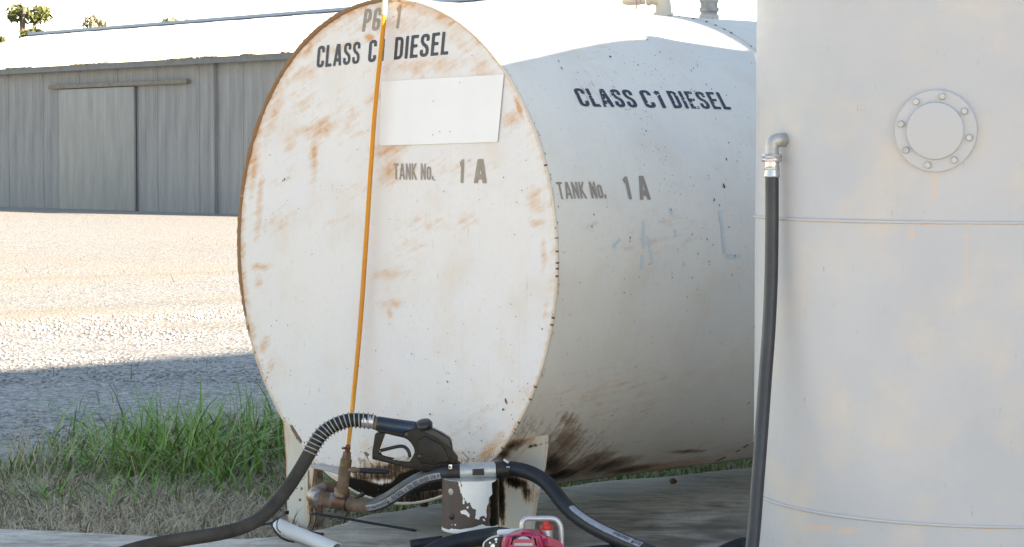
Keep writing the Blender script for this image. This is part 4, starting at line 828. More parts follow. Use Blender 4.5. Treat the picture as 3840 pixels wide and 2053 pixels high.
print_band(lpth, .0185, sAt(1225), sAt(1900), -.72, .18, dh, m_band, [('OPTIMA PP4002', sAt(1230), sAt(1392), .0080), ('PETROL / OIL DELIVERY', sAt(1452), sAt(1802), .0118), ('178 P', sAt(1822), sAt(1893), .0095)], m_print, icon=sAt(1398))
def clamp(path_pt, tdir, r, parent, sz, face_d):
    c = lathe('hose_clamp', path_pt-tdir*.006, path_pt+tdir, [(0, r), (.0015, r+.0012), (.0105, r+.0012), (.012, r)], m_steel, parent, 32); return c
e = lpth[-8]; td = nrm(lpth[-4]-lpth[-12]); clamp(P('1', 1968, 682, 5.86), td, .0190, dh, 1, 1)
box('clamp_screw_block', dd(225, 280, dD-.024), (60*kD, 80*kD, .008), m_steel, dh, axes=CAX, bev=.001); cyl('clamp_screw', dd(215, 285, dD-.03), dd(215, 285, dD-.02), 18*kD, m_dark, dh, seg=10)
cf = lathe('black_cuff', dd(175, 380, dD), dd(400, 372, dD), [(0, .0195), (.004, .0212), (.03, .0222), (.0345, .0205)], m_dark, dh, 32)
rh = [(640, 650, 5.86), (700, 642, 5.86), (770, 640, 5.86), (900, 662, 5.85), (1015, 705, 5.83), (1115, 772, 5.80), (1195, 862, 5.77), (1275, 965, 5.73), (1375, 1065, 5.68), (1500, 1155, 5.62), (1650, 1238, 5.55), (1800, 1308, 5.48), (1950, 1372, 5.42), (2100, 1432, 5.36), (2300, 1500, 5.3)]
rpth = catmull([P('2', *h) for h in rh], 10)
sh = empty('supply_hose', rpth[70], 'black supply hose sweeping down right from the filter over the slab', 'hose')
V, F = tube_vf(rpth, .0192, 24); mesh('hose', V, F, m_rub, sh)
LR = np.concatenate([[0], np.cumsum(np.linalg.norm(np.diff(rpth, axis=0), axis=1))]); sR = lambda zx: np.interp(zx, toz('2', rpth)[0], LR)
print_band(rpth, .0192, sR(1360), sR(2040), .15, .95, sh, m_band, [('OPTIMA PP4002', sR(1780), sR(1925), .0090), ('PETROL', sR(1985), sR(2035), .0090)], m_print, icon=sR(1955))
lathe('black_cuff', dd(1015, 345), dd(1180, 340), [(0, .0205), (.003, .0222), (.018, .0225), (.024, .0205)], m_dark, sh, 32)
lathe('hose_clamp', dd(1165, 335), dd(1260, 335), [(0, .0195), (.002, .0208), (.010, .0208), (.012, .0195)], m_dark, sh, 32)
cyl('clamp_screw', dd(1150, 160, dD-.004), dd(1235, 215, dD-.012), 30*kD, m_steel, sh, seg=12); cyl('clamp_screw', dd(1190, 290, dD-.024), dd(1245, 290, dD-.022), 16*kD, m_steel, sh, seg=8)

# ================================================================== engine pump at the bottom
dE = 5.30; kE = ZM['E'][2]*dE/FS
def e_(x, y, d=dE): return P('E', x, y, d)
base = e_(1280, 1500); eng = empty('engine_pump', (base[0], base[1], SZ), 'small engine pump with pink-red cover, silver handle and red fuel cap', 'engine pump')
slots = [[(975, 700), (1240, 700), (1262, 745), (960, 745)], [(985, 805), (1275, 805), (1290, 850), (968, 850)], [(955, 705), (985, 705), (950, 830), (915, 830)], [(1285, 720), (1320, 720), (1350, 850), (1315, 850)], [(860, 880), (1400, 880), (1430, 960), (840, 960)], [(1430, 850), (1620, 858), (1600, 890), (1440, 880)]]
outl = [(790, 800), (820, 705), (960, 640), (1040, 600), (1240, 598), (1400, 605), (1450, 650), (1480, 700), (1600, 730), (1720, 772), (1780, 850), (1790, 960), (1790, 1250), (780, 1250)]
def cover(X, Y):
    g = -polydist(X, Y, rnd(outl, 40, True, 4)[:-1])
    for s in slots: g = np.maximum(g, polydist(X, Y, rnd(s, 12, True, 4)[:-1]))
    return g
def cmap(X, Y):
    bulge = .022*np.exp(-(((X-1120)/330)**4+((Y-900)/330)**4)); rib = .006*np.exp(-((np.abs(X-1125)-240-(Y-650)*.25)/34)**2)*(X < 1460); edge_ = -.05*sst(110, 0, Y-560-np.abs(X-1200)*.16)
    return np.stack([e_(x, y, dE-.02-b_-r_-g_) for x, y, b_, r_, g_ in zip(X, Y, bulge, rib, edge_)])
contour_mesh('fan_cover', cover, 770, 1800, 590, 1255, 11, cmap, m_pink, eng, mod=[('solid', .003)])
prism('cover_shell', ipoly('E', [(800, 800), (830, 715), (960, 650), (1100, 612), (1380, 618), (1450, 670), (1480, 712), (1710, 782), (1770, 860), (1780, 1250), (790, 1250)], dE+.030), .055, m_pink, eng, .006)
prism('fan_housing', ipoly('E', [(860, 690), (1390, 690), (1450, 860), (1500, 1200), (820, 1200)], dE-.006), .014, m_blackp, eng, .003)
lathe('recoil_drum', e_(1130, 860, dE-.01), e_(1130, 860, dE-.03), [(0, 180*kE), (.010, 178*kE), (.014, 160*kE)], m_silver, eng, 40)
prism('crest', ipoly('E', [(1085, 640), (1115, 598), (1230, 598), (1250, 640)], dE-.030), .012, m_pink, eng, .003)
prism('cover_ridge', ipoly('E', [(1395, 640), (1500, 690), (1510, 730), (1420, 760), (1370, 700)], dE-.026), .018, m_pink, eng, .004)
tube('carry_handle', [e_(1105, 760, dE+.03), e_(1105, 560, dE+.03), e_(1118, 470, dE+.03), e_(1180, 412, dE+.03), e_(1300, 408, dE+.03), e_(1480, 408, dE+.03), e_(1600, 412, dE+.03), e_(1680, 455, dE+.03), e_(1728, 560, dE+.03), e_(1738, 750, dE+.03), e_(1740, 1000, dE+.03)], 44*kE, m_silver, eng, 20, 6)
neck = cyl('fuel_neck', e_(1502, 800, dE+.02), e_(1502, 590, dE+.02), 98*kE, m_silver, eng)
c0 = e_(1502, 590, dE+.02); ax = nrm(e_(1502, 400, dE+.02)-c0)
cap = lathe('fuel_cap', c0, c0+ax, [(0, 92*kE), (.002, 106*kE), (.009, 108*kE), (.0115, 80*kE), (.0125, 40*kE)], m_red, eng, 24); lathe('cap_grip', c0+ax*.009, c0+ax, [(0, 50*kE), (.010, 40*kE), (.012, 26*kE)], m_red, cap, 16)
lathe('fuel_tank', e_(705, 650, dE+.06), e_(1000, 640, dE+.06), [(0, 40*kE), (.004, 62*kE), (.03, 70*kE), (.06, 70*kE)], m_white, eng, 28)
prism('muffler_guard', ipoly('E', [(480, 830), (520, 760), (640, 695), (820, 680), (800, 760), (780, 1200), (480, 1200)], dE+.01), .05, m_blackp, eng, .008)
tube('guard_rim', [e_(480, 1100, dE-.018), e_(484, 860, dE-.018), (e_(520, 775, dE-.018)), e_(640, 705, dE-.018), e_(740, 690, dE-.018)], 15*kE, m_silver, eng, 10, 5)
for x, y, r in ((690, 790, 18), (690, 745, 30), (640, 850, 44), (590, 800, 22)): lathe('guard_bolt', e_(x, y, dE-.012), e_(x, y, dE-.03), [(0, r*kE), (.004, r*kE), (.006, r*.6*kE)], m_steel, eng, 14)
box('crankcase', e_(1250, 1330, dE+.03), (.15, .11, .085), m_blackp, eng, axes=CAX, bev=.008)
for sx in (-1, 1): box('rubber_foot', np.array([base[0], base[1], SZ+.008])+Rt*sx*.05, (.03, .08, .016), m_rub, eng, rz=-YAW*0+math.atan2(Rt[1], Rt[0]), bev=.003)
# hoses around the engine
def simplehose(name, pts, r, mat, label, n=8):
    o = tube(name, pts, r, mat, None, 20, n); return tag(o, label, 'hose')
simplehose('suction_hose', [P('F', 300, 640, 5.70), P('F', 500, 520, 5.72), P('F', 760, 405, 5.74), P('F', 1050, 332, 5.75), P('F', 1350, 278, 5.74), P('F', 1600, 250, 5.72), P('F', 1800, 300, 5.66), P('F', 2000, 420, 5.6)], .0215, m_rub, 'thick black hose crossing the slab under the filter, left of the engine')
simplehose('hose_offcut', [P('F', 170, 405, 5.9), P('F', 400, 372, 5.9), P('F', 690, 335, 5.9)], .0135, m_rub, 'short piece of black hose lying on the slab below the cable tie end')
simplehose('discharge_hose', [P('s', 2080, 2095, 5.5), P('s', 2200, 2078, 5.5), P('s', 2330, 2070, 5.5), P('s', 2480, 2085, 5.5), P('s', 2640, 2100, 5.5), P('s', 2740, 2060, 5.5), P('s', 2800, 2043, 5.5), P('s', 2880, 2070, 5.45), P('s', 3000, 2120, 5.4)], .0185, m_rub, 'black hose lying low on the slab right of the engine')

# ================================================================== PVC pipe, cable ties, stone
pv = [P('1', 345, 1172, 6.20), P('1', 600, 1277, 6.12), P('1', 905, 1402, 6.02)]
pvc = empty('pvc_pipe', pv[1], 'short white plastic pipe lying beside the left tank leg', 'pipe')
ax = nrm(pv[2]-pv[0]); Lp = np.linalg.norm(pv[2]-pv[0])
V, F = lathe_vf(pv[0], pv[2], [(.0, .012), (.002, .019), (.01, .0205), (.028, .0205), (.03, .0192), (Lp, .0192), (Lp, .0168), (Lp-.06, .0168), (Lp-.062, .002)], 32); o = mesh('pipe_wall', V, F, m_pvc, pvc); autosm(o)
prism('black_mark', ipoly('1', [(658, 1262), (690, 1254), (696, 1264), (668, 1272)], 6.092), .001, m_tie, pvc, 0)
t1 = empty('cable_tie', P('1', 440, 1050, 6.25), 'black cable tie knotted round the pipe end and leg foot', 'cable tie')
d1 = 6.10
tube('strap', [P('1', 190, 1172, d1), P('1', 245, 1160, d1), P('1', 292, 1150, d1), P('1', 360, 1100, d1+.03), P('1', 430, 1058, d1+.08)], .0030, m_tie, t1, 8)
tube('strap', [P('1', 285, 1150, d1), P('1', 318, 1215, d1-.03), P('1', 375, 1280, d1-.04), P('1', 440, 1312, d1-.03), P('1', 500, 1326, d1)], .0030, m_tie, t1, 8)
tube('strap', [P('1', 425, 1070, d1+.05), P('1', 370, 1100, d1), P('1', 345, 1150, d1-.012), P('1', 350, 1205, d1-.014), P('1', 378, 1240, d1+.02)], .0016, m_tie, t1, 8)
box('tie_head', P('1', 432, 1052, d1+.08), (.010, .012, .010), m_tie, t1, bev=.001); box('tie_head', P('1', 290, 1152, d1-.004), (.009, .008, .009), m_tie, t1, bev=.001)
tube('strap', [P('1', 432, 1050, 6.3), P('1', 430, 1000, 6.3), P('1', 432, 940, 6.3)], .0012, m_tie, t1, 6)
t2 = empty('cable_tie', P('1', 655, 1055, 6.2), 'black cable tie looped round the left leg with long straight tail', 'cable tie')
V, F = tube_vf(catmull([P('1', 652, 1060, 6.22), P('1', 900, 1094, 6.17), P('1', 1250, 1156, 6.12), P('1', 1560, 1207, 6.10), P('1', 1650, 1224, 6.10)], 8), np.interp(np.linspace(0, 1, 33), [0, .93, 1], [.0036, .0036, .0012]), 8); mesh('tail', V, F, m_tie, t2)
tube('strap', [P('1', 690, 985, 6.26), P('1', 708, 1040, 6.25), P('1', 708, 1110, 6.24), P('1', 690, 1180, 6.23), P('1', 665, 1232, 6.22)], .0018, m_tie, t2, 8)
tube('strap', [P('1', 660, 1060, 6.22), P('1', 655, 1120, 6.22), P('1', 645, 1170, 6.24), P('1', 625, 1205, 6.27)], .0016, m_tie, t2, 8)
tube('strap', [P('1', 640, 1205, 6.16), P('1', 700, 1238, 6.13), P('1', 775, 1255, 6.11)], np.interp(np.linspace(0, 1, 17), [0, .8, 1], [.0016, .003, .004]), m_tie, t2, 8)
def pebble(name, c, r, mat, sq=.7):
    bm = bmesh.new(); bmesh.ops.create_icosphere(bm, subdivisions=2, radius=1)
    V = np.array([v.co[:] for v in bm.verts]); V *= (.75+.5*vnoise(V[:, 0]*2+c[0]*9, V[:, 1]*2+V[:, 2], 3))[:, None]; F = [[v.index for v in f.verts] for f in bm.faces]; bm.free()
    return mesh(name, V*np.array([r, r*.8, r*sq])+c, F, mat)
q = onp('3', 560, 790, 2, SZ); tag(pebble('stone', q+np.array([0, 0, .010]), .014, m_stone), 'small reddish brown stone lying on the slab behind the supply hose', 'stone')

# ================================================================== upright white tank at the right with hose
cV = None
dist = 5.25; rV = .50; a_l = math.atan((1900*1.490683-1920)/FS); cA = a_l+math.asin(rV/dist)
fh = nrm([Fw[0], Fw[1], 0]); dirc = fh*math.cos(cA)+Rt*math.sin(cA); cV = np.array([CAM[0], CAM[1], 0])+dirc*dist
ut = empty('upright_tank', (cV[0], cV[1], SZ), 'tall upright round white tank at the right edge of the slab', 'tank')
n, k = 160, 420; ztop = .665; H, A = np.meshgrid(np.linspace(0, 1, n), np.linspace(0, 2*np.pi, k), indexing='ij'); z = SZ+.02+(ztop-SZ-.02)*H
r = rV+(fbm(A*3, z*3, 7, 3)-.5)*.004; V = np.stack([cV[0]+r*np.cos(A), cV[1]+r*np.sin(A), z], -1).reshape(-1, 3); i = np.arange(n*k).reshape(n, k)
F = np.stack([i[:-1, :-1], i[:-1, 1:], i[1:, 1:], i[1:, :-1]], -1).reshape(-1, 4)
ru = blobs(V, [('d', 2290, 640, 4, 120, 0, .62), ('d', 2297, 600, 3, 60, 0, .6), ('d', 2150, 590, 3, 50, 0, .6), ('d', 2120, 1340, 60, 12, 0, .55), ('d', 2430, 640, 3, 110, 0, .6), ('d', 2500, 1330, 90, 10, 0, .5), ('d', 2060, 1330, 60, 10, 0, .5), ('d', 2352, 470, 5, 60, 0, .7), ('d', 2375, 460, 3, 40, 0, .6)])
ru = np.maximum(ru, .55*np.exp(-((V[:, 2]-.13)/.006)**2)*fbm(A.ravel()*30, V[:, 2], 3)*1.6+.5*np.exp(-((V[:, 2]+.5)/.006)**2)*fbm(A.ravel()*30, V[:, 2], 4)*1.6); ru = np.maximum(ru, .62*sst(SZ+.10, SZ+.02, V[:, 2]))
mesh('shell', V, F, m_vert, ut, uv=np.stack([A.ravel()*rV, V[:, 2]], -1), attr=np.stack([ru, sst(SZ+.25, SZ, V[:, 2])*.35*fbm(A.ravel()*8, V[:, 2]*5, 3), ru*0], -1))
lathe('top_dome', (cV[0], cV[1], ztop-.001), (cV[0], cV[1], 2), [(0, rV), (.015, rV*.98), (.03, rV*.8), (.045, rV*.4), (.05, .02)], m_vert, ut, 96)
cyl('base_ring', (cV[0], cV[1], SZ-.01), (cV[0], cV[1], SZ+.06), rV+.006, m_vert, ut, seg=96)
for zz in (.13, -.50): 
    a = np.linspace(0, 2*np.pi, 240); V, F = tube_vf(np.stack([cV[0]+(rV+.001)*np.cos(a), cV[1]+(rV+.001)*np.sin(a), np.full(a.shape, zz)], -1), .0035*(.8+.5*fbm(a*40, a*0, 4)), 8, False); mesh('weld_bead', V, F, m_vert, ut)
def vface(x, y):
    r = ray('d', x, y); o = CAM-cV; a = r[0]**2+r[1]**2; bb = o[0]*r[0]+o[1]*r[1]; c = o[0]**2+o[1]**2-rV*rV; t = (-bb-math.sqrt(max(bb*bb-a*c, 0)))/a; q = CAM+r*t; return q, nrm([q[0]-cV[0], q[1]-cV[1], 0])
# earthing lug, bolted inspection plate on the upright tank
q, nv = vface(2355, 330); lathe('inspection_flange', q-nv*.01, q+nv, [(0, .085), (.016, .085), (.018, .083), (.018, .06), (.026, .058), (.028, .05)], m_vert, ut, 48)
tv = np.cross(nv, up)
for j in range(8):
    a = 2*math.pi*j/8+.2; c = q+nv*.006+(tv*math.cos(a)+up*math.sin(a))*.072; lathe('flange_bolt', c, c+nv, [(0, .0075), (.006, .0075), (.008, .006)], m_alu, ut, 6, flat=True)
# elbow fitting + chrome ferrule + hose
dH = 4.93; kH = dH/FS*1.490683
def hh(x, y, d=dH): return P('d', x, y, d)
vh = empty('upright_tank_hose', hh(1944, 445), 'long black hose with chrome fitting hanging down the upright white tank', 'hose')
q2, nv2 = vface(2010, 368)
tube('elbow', [hh(1942, 392), hh(1942, 372), hh(1946, 358), hh(1960, 353, 4.93), hh(1985, 353, 4.94), q2-nv2*.02], 17.5*kH, m_alu, vh, 24, 6)
lathe('hex_collar', hh(1942, 408), hh(1942, 388), [(0, 24*kH), (.003, 26*kH), (.006, 26*kH), (.008, 24*kH), (.012, 26*kH), (.0165, 24*kH)], m_steel, vh, 24)
lathe('ferrule', hh(1942, 447), hh(1942, 404), [(0, 19*kH), (.002, 20.5*kH), (.016, 18.5*kH), (.018, 20*kH), (.021, 20*kH), (.023, 18*kH), (.037, 18*kH)], m_steel, vh, 28)
hv = [(1942, 440, 4.93), (1942, 560, 4.93), (1940, 700, 4.93), (1934, 830, 4.92), (1926, 940, 4.91), (1916, 1080, 4.89), (1906, 1210, 4.87), (1892, 1377, 4.84), (1872, 1480, 4.80), (1830, 1570, 4.72), (1760, 1610, 4.66)]
tube('hose', [hh(*h) for h in hv], 17*kH, m_rubg, vh, 24, 10)

# ================================================================== hut and two more, unseen and added to shade tank and yard (right, outside the frame)
occluder = empty('curved_occluder', (3.3, 1.0, SZ), 'added unseen hut with curved roof right of the tank', 'occluder')  # added out of view to block the sun from the tank side
pr_ = [(.28, 1.16), (.47, 1.22), (.61, 1.25), (.78, 1.29), (.92, 1.32), (1.03, 1.34), (1.14, 1.352), (1.17, 1.372), (1.21, 1.368), (1.27, 1.352), (1.42, 1.33), (1.54, 1.315)]  # roofline shaped to cast the curved shadow edge on the tank top
prism('wall', [(2.66, .30, SZ), (2.66, 1.53, SZ)]+[(2.66, y, z-.03) for y, z in pr_[::-1] if .3 < y < 1.54], .03, m_pale, occluder, 0, nrmv=(1, 0, 0), smooth=False)  # pale so it also bounces light back onto the shell
prism('wall', [(4.2, .30, SZ), (4.2, 1.53, SZ)]+[(4.2, y, z-.03) for y, z in pr_[::-1] if .3 < y < 1.54], .03, m_pale, occluder, 0, nrmv=(1, 0, 0), smooth=False)
V = np.array([(x, y, z) for y, z in pr_ for x in (2.60, 4.3)]); F = [(2*i, 2*i+1, 2*i+3, 2*i+2) for i in range(len(pr_)-1)]; mesh('roof', V, F, m_roof, occluder, smooth=False, mod=[('solid', .012)])
for yv in (.31, 1.52): box('side_wall', (3.43, yv, .2), (1.5, .02, 1.9), m_pale, occluder, bev=0)
lt_ = empty('flat_occluder', (7.5, 1.1, SZ), 'added unseen shelter with flat metal roof right of the yard', 'sunblocker')  # added out of view to keep slab, hoses and engine in shade
box('wall', (6.45, 1.58, .68), (.06, 2.66, 2.96), m_pale, lt_, bev=0); box('roof', (7.4, 1.58, 2.20), (2.2, 2.76, .06), m_roof, lt_, bev=0)
for yv in (.4, 2.8): box('post', (8.3, yv, .68), (.09, .09, 2.96), m_wood, lt_, bev=.005)
wb_ = empty('tall_occluder', (8.6, 9, SZ), 'added unseen sun-blocking wall right of the yard', 'wall')  # added out of view to shade the rear shell and the near yard
box('sheeting', (8.6, 9.05, 1.50), (.08, 12.5, 4.66), m_wall, wb_, bev=0); box('capping', (8.6, 9.05, 3.86), (.16, 12.56, .05), m_roof, wb_, bev=0)

# ================================================================== big shed in the background
YW = 22.0
e0 = onp('d', 624, 139, 1, YW-.3); zE = e0[2]; r0 = onp('d', 624, 48, 1, YW+3.8); zR = r0[2]
xl = onp('d', -260, 200, 1, YW)[0]; xr = onp('d', 1180, 200, 1, YW)[0]
shed = empty('farm_shed', ((xl+xr)/2, YW, GZ), 'long corrugated iron shed with bright zinc roof behind the tank', 'shed')
pw = .762; cnt = int((xr-xl)/pw)
c_ = np.linspace(0, pw+.05, 61); wave = .009*np.cos(c_/.0762*2*np.pi)
Vw = np.concatenate([np.stack([c_, wave, np.full(61, GZ-.1)], -1), np.stack([c_, wave, np.full(61, zE-.02)], -1)]); Fw_ = np.array([(i, i+1, i+62, i+61) for i in range(60)])
sl_ = np.array([0, 4.1, zR-zE]); nrm_r = nrm(np.cross([1., 0, 0], sl_))
Vr = np.concatenate([np.stack([c_, np.zeros(61), np.zeros(61)], -1)+nrm_r*wave[:, None]*1.1, np.stack([c_, np.zeros(61), np.zeros(61)], -1)+nrm_r*wave[:, None]*1.1+sl_])
wm = rm = None
for i in range(cnt):
    x0 = xl+i*pw
    if wm is None:
        o = mesh('wall_panel', Vw, Fw_, m_wall, shed); wm = o.data; o2 = mesh('roof_panel', Vr, Fw_, m_roof, shed); rm = o2.data
    else:
        o = bpy.data.objects.new('wall_panel', wm); link(o, shed); o2 = bpy.data.objects.new('roof_panel', rm); link(o2, shed)
    o.location = (x0, YW+.006*(i % 2), 0); o2.location = (x0, YW-.3, zE+.02+.006*(i % 2))
box('fascia', ((xl+xr)/2, YW-.24, zE-.055), (xr-xl, .04, .12), M('dark_fascia', (.13, .14, .16), .6, var=.2), shed, bev=0)
box('ridge_cap', ((xl+xr)/2, YW+3.8, zR+.035), (xr-xl, .36, .07), M('blue_grey_ridge', (.20, .26, .36), .5), shed, bev=.01)
xd = onp('d', 250, 300, 1, YW)[0]
dr = box('sliding_door', (xd, YW-.07, (GZ+zE-.5)/2), (3.0, .05, zE-.5-GZ), M('door_sheet', (.27, .28, .29), .6, var=.25, vscale=2, stretch=(3, 3, .4)), shed, bev=.01)
box('door_rail', (xd+.8, YW-.10, zE-.44), (5.4, .06, .09), m_wood, shed, bev=.01)
cyl('downpipe', (onp('d', 545, 300, 1, YW)[0], YW-.08, GZ), (onp('d', 545, 300, 1, YW)[0], YW-.08, zE-.06), .045, m_wall, shed)
box('gable_wall', (xl, YW+3.8, (GZ+zE)/2), (.1, 7.5, zE-GZ), m_wall, shed, bev=0)
# far house whose roof peeks over the tank
hx = CAM+ray('16', 960, 40)*62; hd = nrm([Fw[0], Fw[1], 0]); hR = Rt
house = empty('far_house', (hx[0], hx[1], GZ), 'distant house with pale gable roof peeking over the tank top', 'house')
def hp_(u, v, z): return np.array([hx[0], hx[1], 0])+hR*u+hd*v+np.array([0, 0, z])
zt = (CAM+ray('16', 960, 16)*62)[2]; k62 = 62*.40671/FS
prism('roof_slope', [hp_(0, 0, zt), hp_(85*k62, 0, zt-50*k62), hp_(85*k62, 6, zt-50*k62), hp_(0, 6, zt)], .10, m_wall, house, 0, nrmv=(0, 0, 1), smooth=False)
prism('roof_slope', [hp_(0, 0, zt), hp_(0, 6, zt), hp_(-330*k62, 7, zt-36*k62), hp_(-300*k62, 1, zt-40*k62)], .10, M('grey_roof', (.25, .28, .33), .6), house, 0, nrmv=(0, 0, 1), smooth=False)
prism('gable', [hp_(-60*k62, .3, GZ), hp_(80*k62, .3, GZ), hp_(80*k62, .3, zt-52*k62), hp_(0, .3, zt-.12), hp_(-60*k62, .3, zt-46*k62)], .1, M('red_gable', (.25, .12, .10), .8), house, 0, nrmv=hd, smooth=False)
for a_, b_ in (((0, 0), (88, -52)), ((0, 0), (-66, -42))): prism('barge_board', [hp_(a_[0]*k62, -.08, zt+a_[1]*k62+.05), hp_(b_[0]*k62, -.08, zt+b_[1]*k62+.05), hp_(b_[0]*k62, -.08, zt+b_[1]*k62-.10), hp_(a_[0]*k62, -.08, zt+a_[1]*k62-.10)], .05, m_white, house, 0, nrmv=hd, smooth=False)

# ================================================================== trees far behind
def leafcloud(name, cs, n, size, mat, parent):
    V = []; c = np.array([rng.normal(0, 1, 3) for _ in range(n)]); 
    cen = np.array([cs[k][:3] for k in rng.integers(0, len(cs), n)]); rad_ = np.array([cs[k][3] for k in rng.integers(0, len(cs), n)])
    idx = rng.integers(0, len(cs), n); cen = np.array([cs[k][:3] for k in idx]); rad_ = np.array([cs[k][3] for k in idx])
    d = c/np.linalg.norm(c, axis=1)[:, None]; p = cen+d*(rad_*rng.random(n)**.4)[:, None]*np.array([1, 1, .75])
    a = rng.normal(0, 1, (n, 3)); a /= np.linalg.norm(a, axis=1)[:, None]; bb = np.cross(a, rng.normal(0, 1, (n, 3))); bb /= np.linalg.norm(bb, axis=1)[:, None]
    s = size*(.6+.8*rng.random(n))[:, None]; V = np.stack([p-a*s, p+bb*s*.35, p+a*s, p-bb*s*.35], 1).reshape(-1, 3); F = np.arange(4*n).reshape(n, 4)
    return mesh(name, V, F, mat, parent, smooth=False)
def tree(px, pytop, dep, wid, mat, label, dens=1500, bare=False):
    q = CAM+ray('d', px, pytop)*dep; H = q[2]-GZ; base = np.array([q[0], q[1], GZ]); W = wid*dep/FS*1.49
    t = empty('tree', base, label, 'tree', 'trees behind the shed')
    tube('trunk', [base-up*.1, base+up*H*.3+Rt*W*.05, base+up*H*.6-Rt*W*.04, base+up*H*.9], np.interp(np.linspace(0, 1, 25), [0, 1], [H*.03, H*.008]), m_bark, t, 8)
    cs = []
    for j in range(9):
        a = random.uniform(0, 6.28); rr_ = random.uniform(.1, .42)*W; h = random.uniform(.5, .88)*H; tip = base+np.array([math.cos(a)*rr_, math.sin(a)*rr_, h])
        tube('limb', [base+up*H*random.uniform(.3, .55), (base+up*h*.8+tip)/2, tip], np.interp(np.linspace(0, 1, 17), [0, 1], [H*.012, H*.003]), m_bark, t, 6); cs.append((*tip, random.uniform(.16, .28)*W))
    leafcloud('crown', cs, 200 if bare else dens, H*.022, mat, t)
tree(632, 16, 70, 84, m_leaf, 'olive green tree at the shed roof, nearest the tank'); tree(716, 8, 80, 50, m_leafd, 'thin bare tree with grey twigs behind the shed ridge', bare=True); tree(772, 16, 85, 70, m_leafd, 'low grey bushy tree behind the ridge beside the bare tree', 900)
tree(1188, -18, 75, 70, m_leaf, 'olive tree just showing over the top of the tank')
tree(470, 0, 78, 170, m_leaf, 'broad olive tree behind the middle of the shed'); tree(255, 8, 84, 150, m_leafd, 'greyish gum tree behind the shed, left of the broad olive one'); tree(60, -30, 72, 170, m_leaf, 'tall olive tree at the far left behind the shed')

# ================================================================== grass, straw, gravel, weeds
def blades(name, pts, h, wd, lean, mat, segs=3, label=None):
    n = len(pts); az = rng.uniform(0, 2*np.pi, n); dx = np.cos(az); dy = np.sin(az); side = np.stack([-dy, dx, 0*dx], -1); V = []
    for k in range(segs+1):
        t = k/segs; wk = wd*(1-t**1.6)*.5+.0002
        c = pts+np.stack([dx*lean*h*t**1.8, dy*lean*h*t**1.8, h*t*(1-.25*lean*t)], -1)
        V += [c-side*np.reshape(wk, (-1, 1)), c+side*np.reshape(wk, (-1, 1))]
    V = np.stack(V, 1); m = 2*(segs+1); F = np.concatenate([np.stack([np.arange(n)*m+2*k, np.arange(n)*m+2*k+1, np.arange(n)*m+2*k+3, np.arange(n)*m+2*k+2], -1) for k in range(segs)])
    return tag(mesh(name, V.reshape(-1, 3), F, mat, smooth=False), label, 'grass', kind='stuff')
def slabx(y): return np.interp(y, yy, ex)
def scatter(n, x0, x1, y0, y1, dens):
    X = rng.uniform(x0, x1, n); Y = rng.uniform(y0, y1, n); k = rng.random(n) < dens(X, Y); X, Y = X[k], Y[k]; return np.stack([X, Y, GZ+(fbm(X*1.3, Y*1.3, 3)-.5)*.06*np.exp(-((X/9)**2+((Y-3)/9)**2))], -1)
off = lambda X, Y: X < slabx(Y)-.015
m_g1 = M('green_grass_blade', (.080, .205, .030), .5, col2=(.22, .36, .075), vscale=14, spec=.3); m_g2 = M('dull_grass_blade', (.13, .15, .065), .6, col2=(.22, .19, .11), vscale=5); m_st = M('dry_straw', (.60, .50, .34), .75, col2=(.42, .34, .22), vscale=9)
lush = lambda X, Y: off(X, Y)*grassy(X, Y)*sst(-.95, -1.75, X)*sst(.44, .60, fbm(X*2.1+3, Y*2.1, 13)+.06*sst(-1, -1.6, X))*(1-.65*sst(-2.1, -2.9, X))
p = scatter(26000, -3.4, -.6, -2.2, 5, lush); h = rng.uniform(.05, .23, len(p))*(.25+1.5*sst(.3, .7, fbm(p[:, 0]*2.6, p[:, 1]*2.6, 19))); blades('green_grass', p, h, rng.uniform(.004, .013, len(p)), rng.uniform(.2, 2.0, len(p)), m_g1, 4, 'lush green grass growing left of the tank')
k = fbm(p[:, 0]*2.2, p[:, 1]*2.2, 61) > .52; q_ = p[k][::2]; blades('dead_stems', q_, rng.uniform(.06, .28, len(q_)), rng.uniform(.002, .004, len(q_)), rng.uniform(.2, 1.3, len(q_)), m_st, 4, 'thin dead seed stems standing in the green grass')
p = scatter(16000, -3.6, -.3, -2.5, 6, lambda X, Y: off(X, Y)*grassy(X, Y)*.7*(1-.75*sst(-1.5, -1.1, X))); blades('dull_grass', p, rng.uniform(.04, .15, len(p)), rng.uniform(.003, .006, len(p)), rng.uniform(.3, 1.2, len(p)), m_g2, 3, 'thin dull grass among the straw at the tank')
p = scatter(70000, -2.4, -.1, -2.2, 4, lambda X, Y: off(X, Y)*sst(-2.9, -1.1, X)*(.5+.5*(fbm(X*2, Y*2, 23) > .45))); blades('dry_straw', p+np.array([0, 0, .004]), rng.uniform(.02, .07, len(p)), rng.uniform(.002, .0045, len(p)), rng.uniform(.8, 2.6, len(p)), m_st, 3, 'dry straw and dead grass round the left leg')
p = scatter(14000, -22, -2.6, -3, 21.8, lambda X, Y: (fbm(X*.8, Y*.8, 29) > .60)*(.25+.75*sst(-4.5, -3, X)+.75*(Y > 20.8))); blades('stray_grass', p, rng.uniform(.03, .12, len(p)), rng.uniform(.003, .006, len(p)), rng.uniform(.3, 1.2, len(p)), m_g2, 3, 'stray tufts of grass on the gravel')
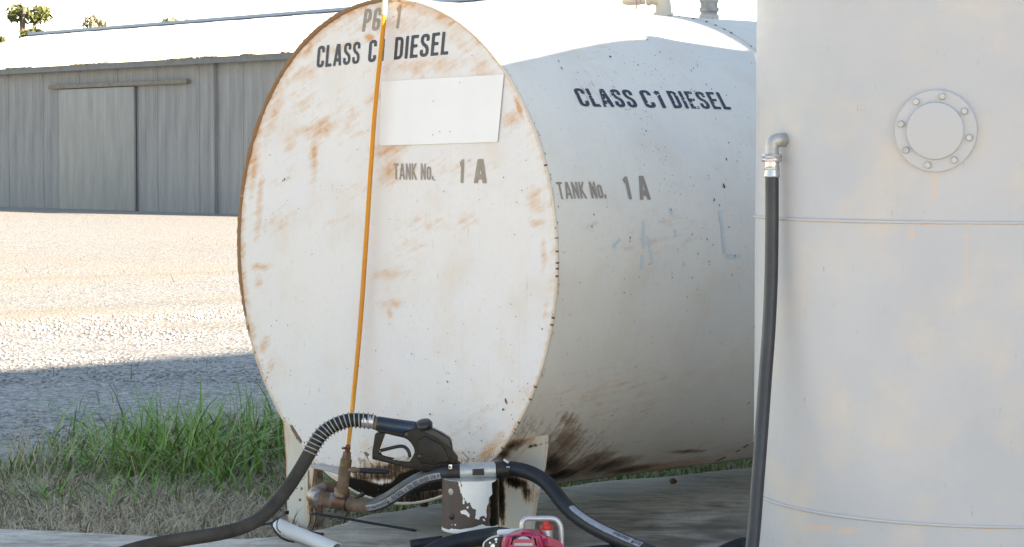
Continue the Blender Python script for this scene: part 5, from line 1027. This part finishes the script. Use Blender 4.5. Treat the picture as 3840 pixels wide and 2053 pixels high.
# loose gravel
def gravel(n, x0, x1, y0, y1, s0, s1, name, label):
    X = rng.uniform(x0, x1, n); Y = rng.uniform(y0, y1, n); k = (rng.random(n) > grassy(X, Y)*.85); X, Y = X[k], Y[k]; n = len(X)
    ic = np.array([(1, 0, 0), (-1, 0, 0), (0, 1, 0), (0, -1, 0), (0, 0, 1), (0, 0, -1)], float); fc = np.array([(0, 2, 4), (2, 1, 4), (1, 3, 4), (3, 0, 4), (2, 0, 5), (1, 2, 5), (3, 1, 5), (0, 3, 5)])
    s = rng.uniform(s0, s1, n); a = rng.uniform(0, 6.28, n); V = ic[None]*(rng.uniform(.6, 1.3, (n, 6, 1)))*s[:, None, None]*np.array([1, .8, .55]); ca, sa = np.cos(a)[:, None], np.sin(a)[:, None]
    V = np.stack([V[..., 0]*ca-V[..., 1]*sa, V[..., 0]*sa+V[..., 1]*ca, V[..., 2]], -1)+np.stack([X, Y, np.full(n, GZ+.002)], -1)[:, None]; F = (fc[None]+6*np.arange(n)[:, None, None]).reshape(-1, 3)
    tag(mesh(name, V.reshape(-1, 3), F, m_grav, smooth=False), label, 'gravel', kind='stuff')
m_grav = M('blue_grey_gravel', (.24, .25, .27), .85, col2=(.44, .42, .40), vscale=25, thr=(.45, .6))
gravel(26000, -9, -2.4, -2, 9, .006, .018, 'loose_gravel', 'loose blue-grey gravel on the yard left of the grass')
# little weeds along the slab edge behind the tank
def weed(z, x, y, n, h, label):
    c = onp(z, x, y, 2, SZ); t = empty('weed', c, label, 'weed', 'weeds along the slab edge'); V = []; F = []; 
    for j in range(n):
        a = random.uniform(-.6, .9)+math.atan2(-.5, .8); L = h*random.uniform(.6, 1.4); pts = [c+np.array([math.cos(a)*L*s+random.gauss(0, .003), math.sin(a)*L*s, .004+.02*math.sin(s*3)]) for s in np.linspace(0, 1, 6)]
        tube('stem', pts, .0007, m_g2, t, 5, 3)
        for q in catmull(pts, 4)[2:]:
            for s_ in (-1, 1):
                d = np.array([math.cos(a+s_*1.1), math.sin(a+s_*1.1), .5]); b0_ = len(V); e1 = q+d*.008; sd_ = np.array([-d[1], d[0], 0])*.0024; V += [q, (q+e1)/2+sd_, e1, (q+e1)/2-sd_]; F.append((b0_, b0_+1, b0_+2, b0_+3))
    mesh('leaves', V, F, m_g1, t, smooth=False)
weed('3', 520, 650, 5, .09, 'creeping green weed on the slab edge above the brown stone'); weed('3', 650, 660, 5, .09, 'creeping green weed in the middle of the slab edge'); weed('3', 900, 610, 6, .11, 'creeping green weed on the slab edge nearest the upright tank')
p = scatter(9000, -1.1, -.25, .3, 3.6, lambda X, Y: off(X, Y)*1.); p2 = p[rng.random(len(p)) < .5]
blades('edge_grass', p2+np.array([0, 0, .02]), rng.uniform(.03, .10, len(p2)), rng.uniform(.003, .007, len(p2)), rng.uniform(.3, 1.6, len(p2)), m_g1, 3, 'green grass showing under the tank behind the slab')
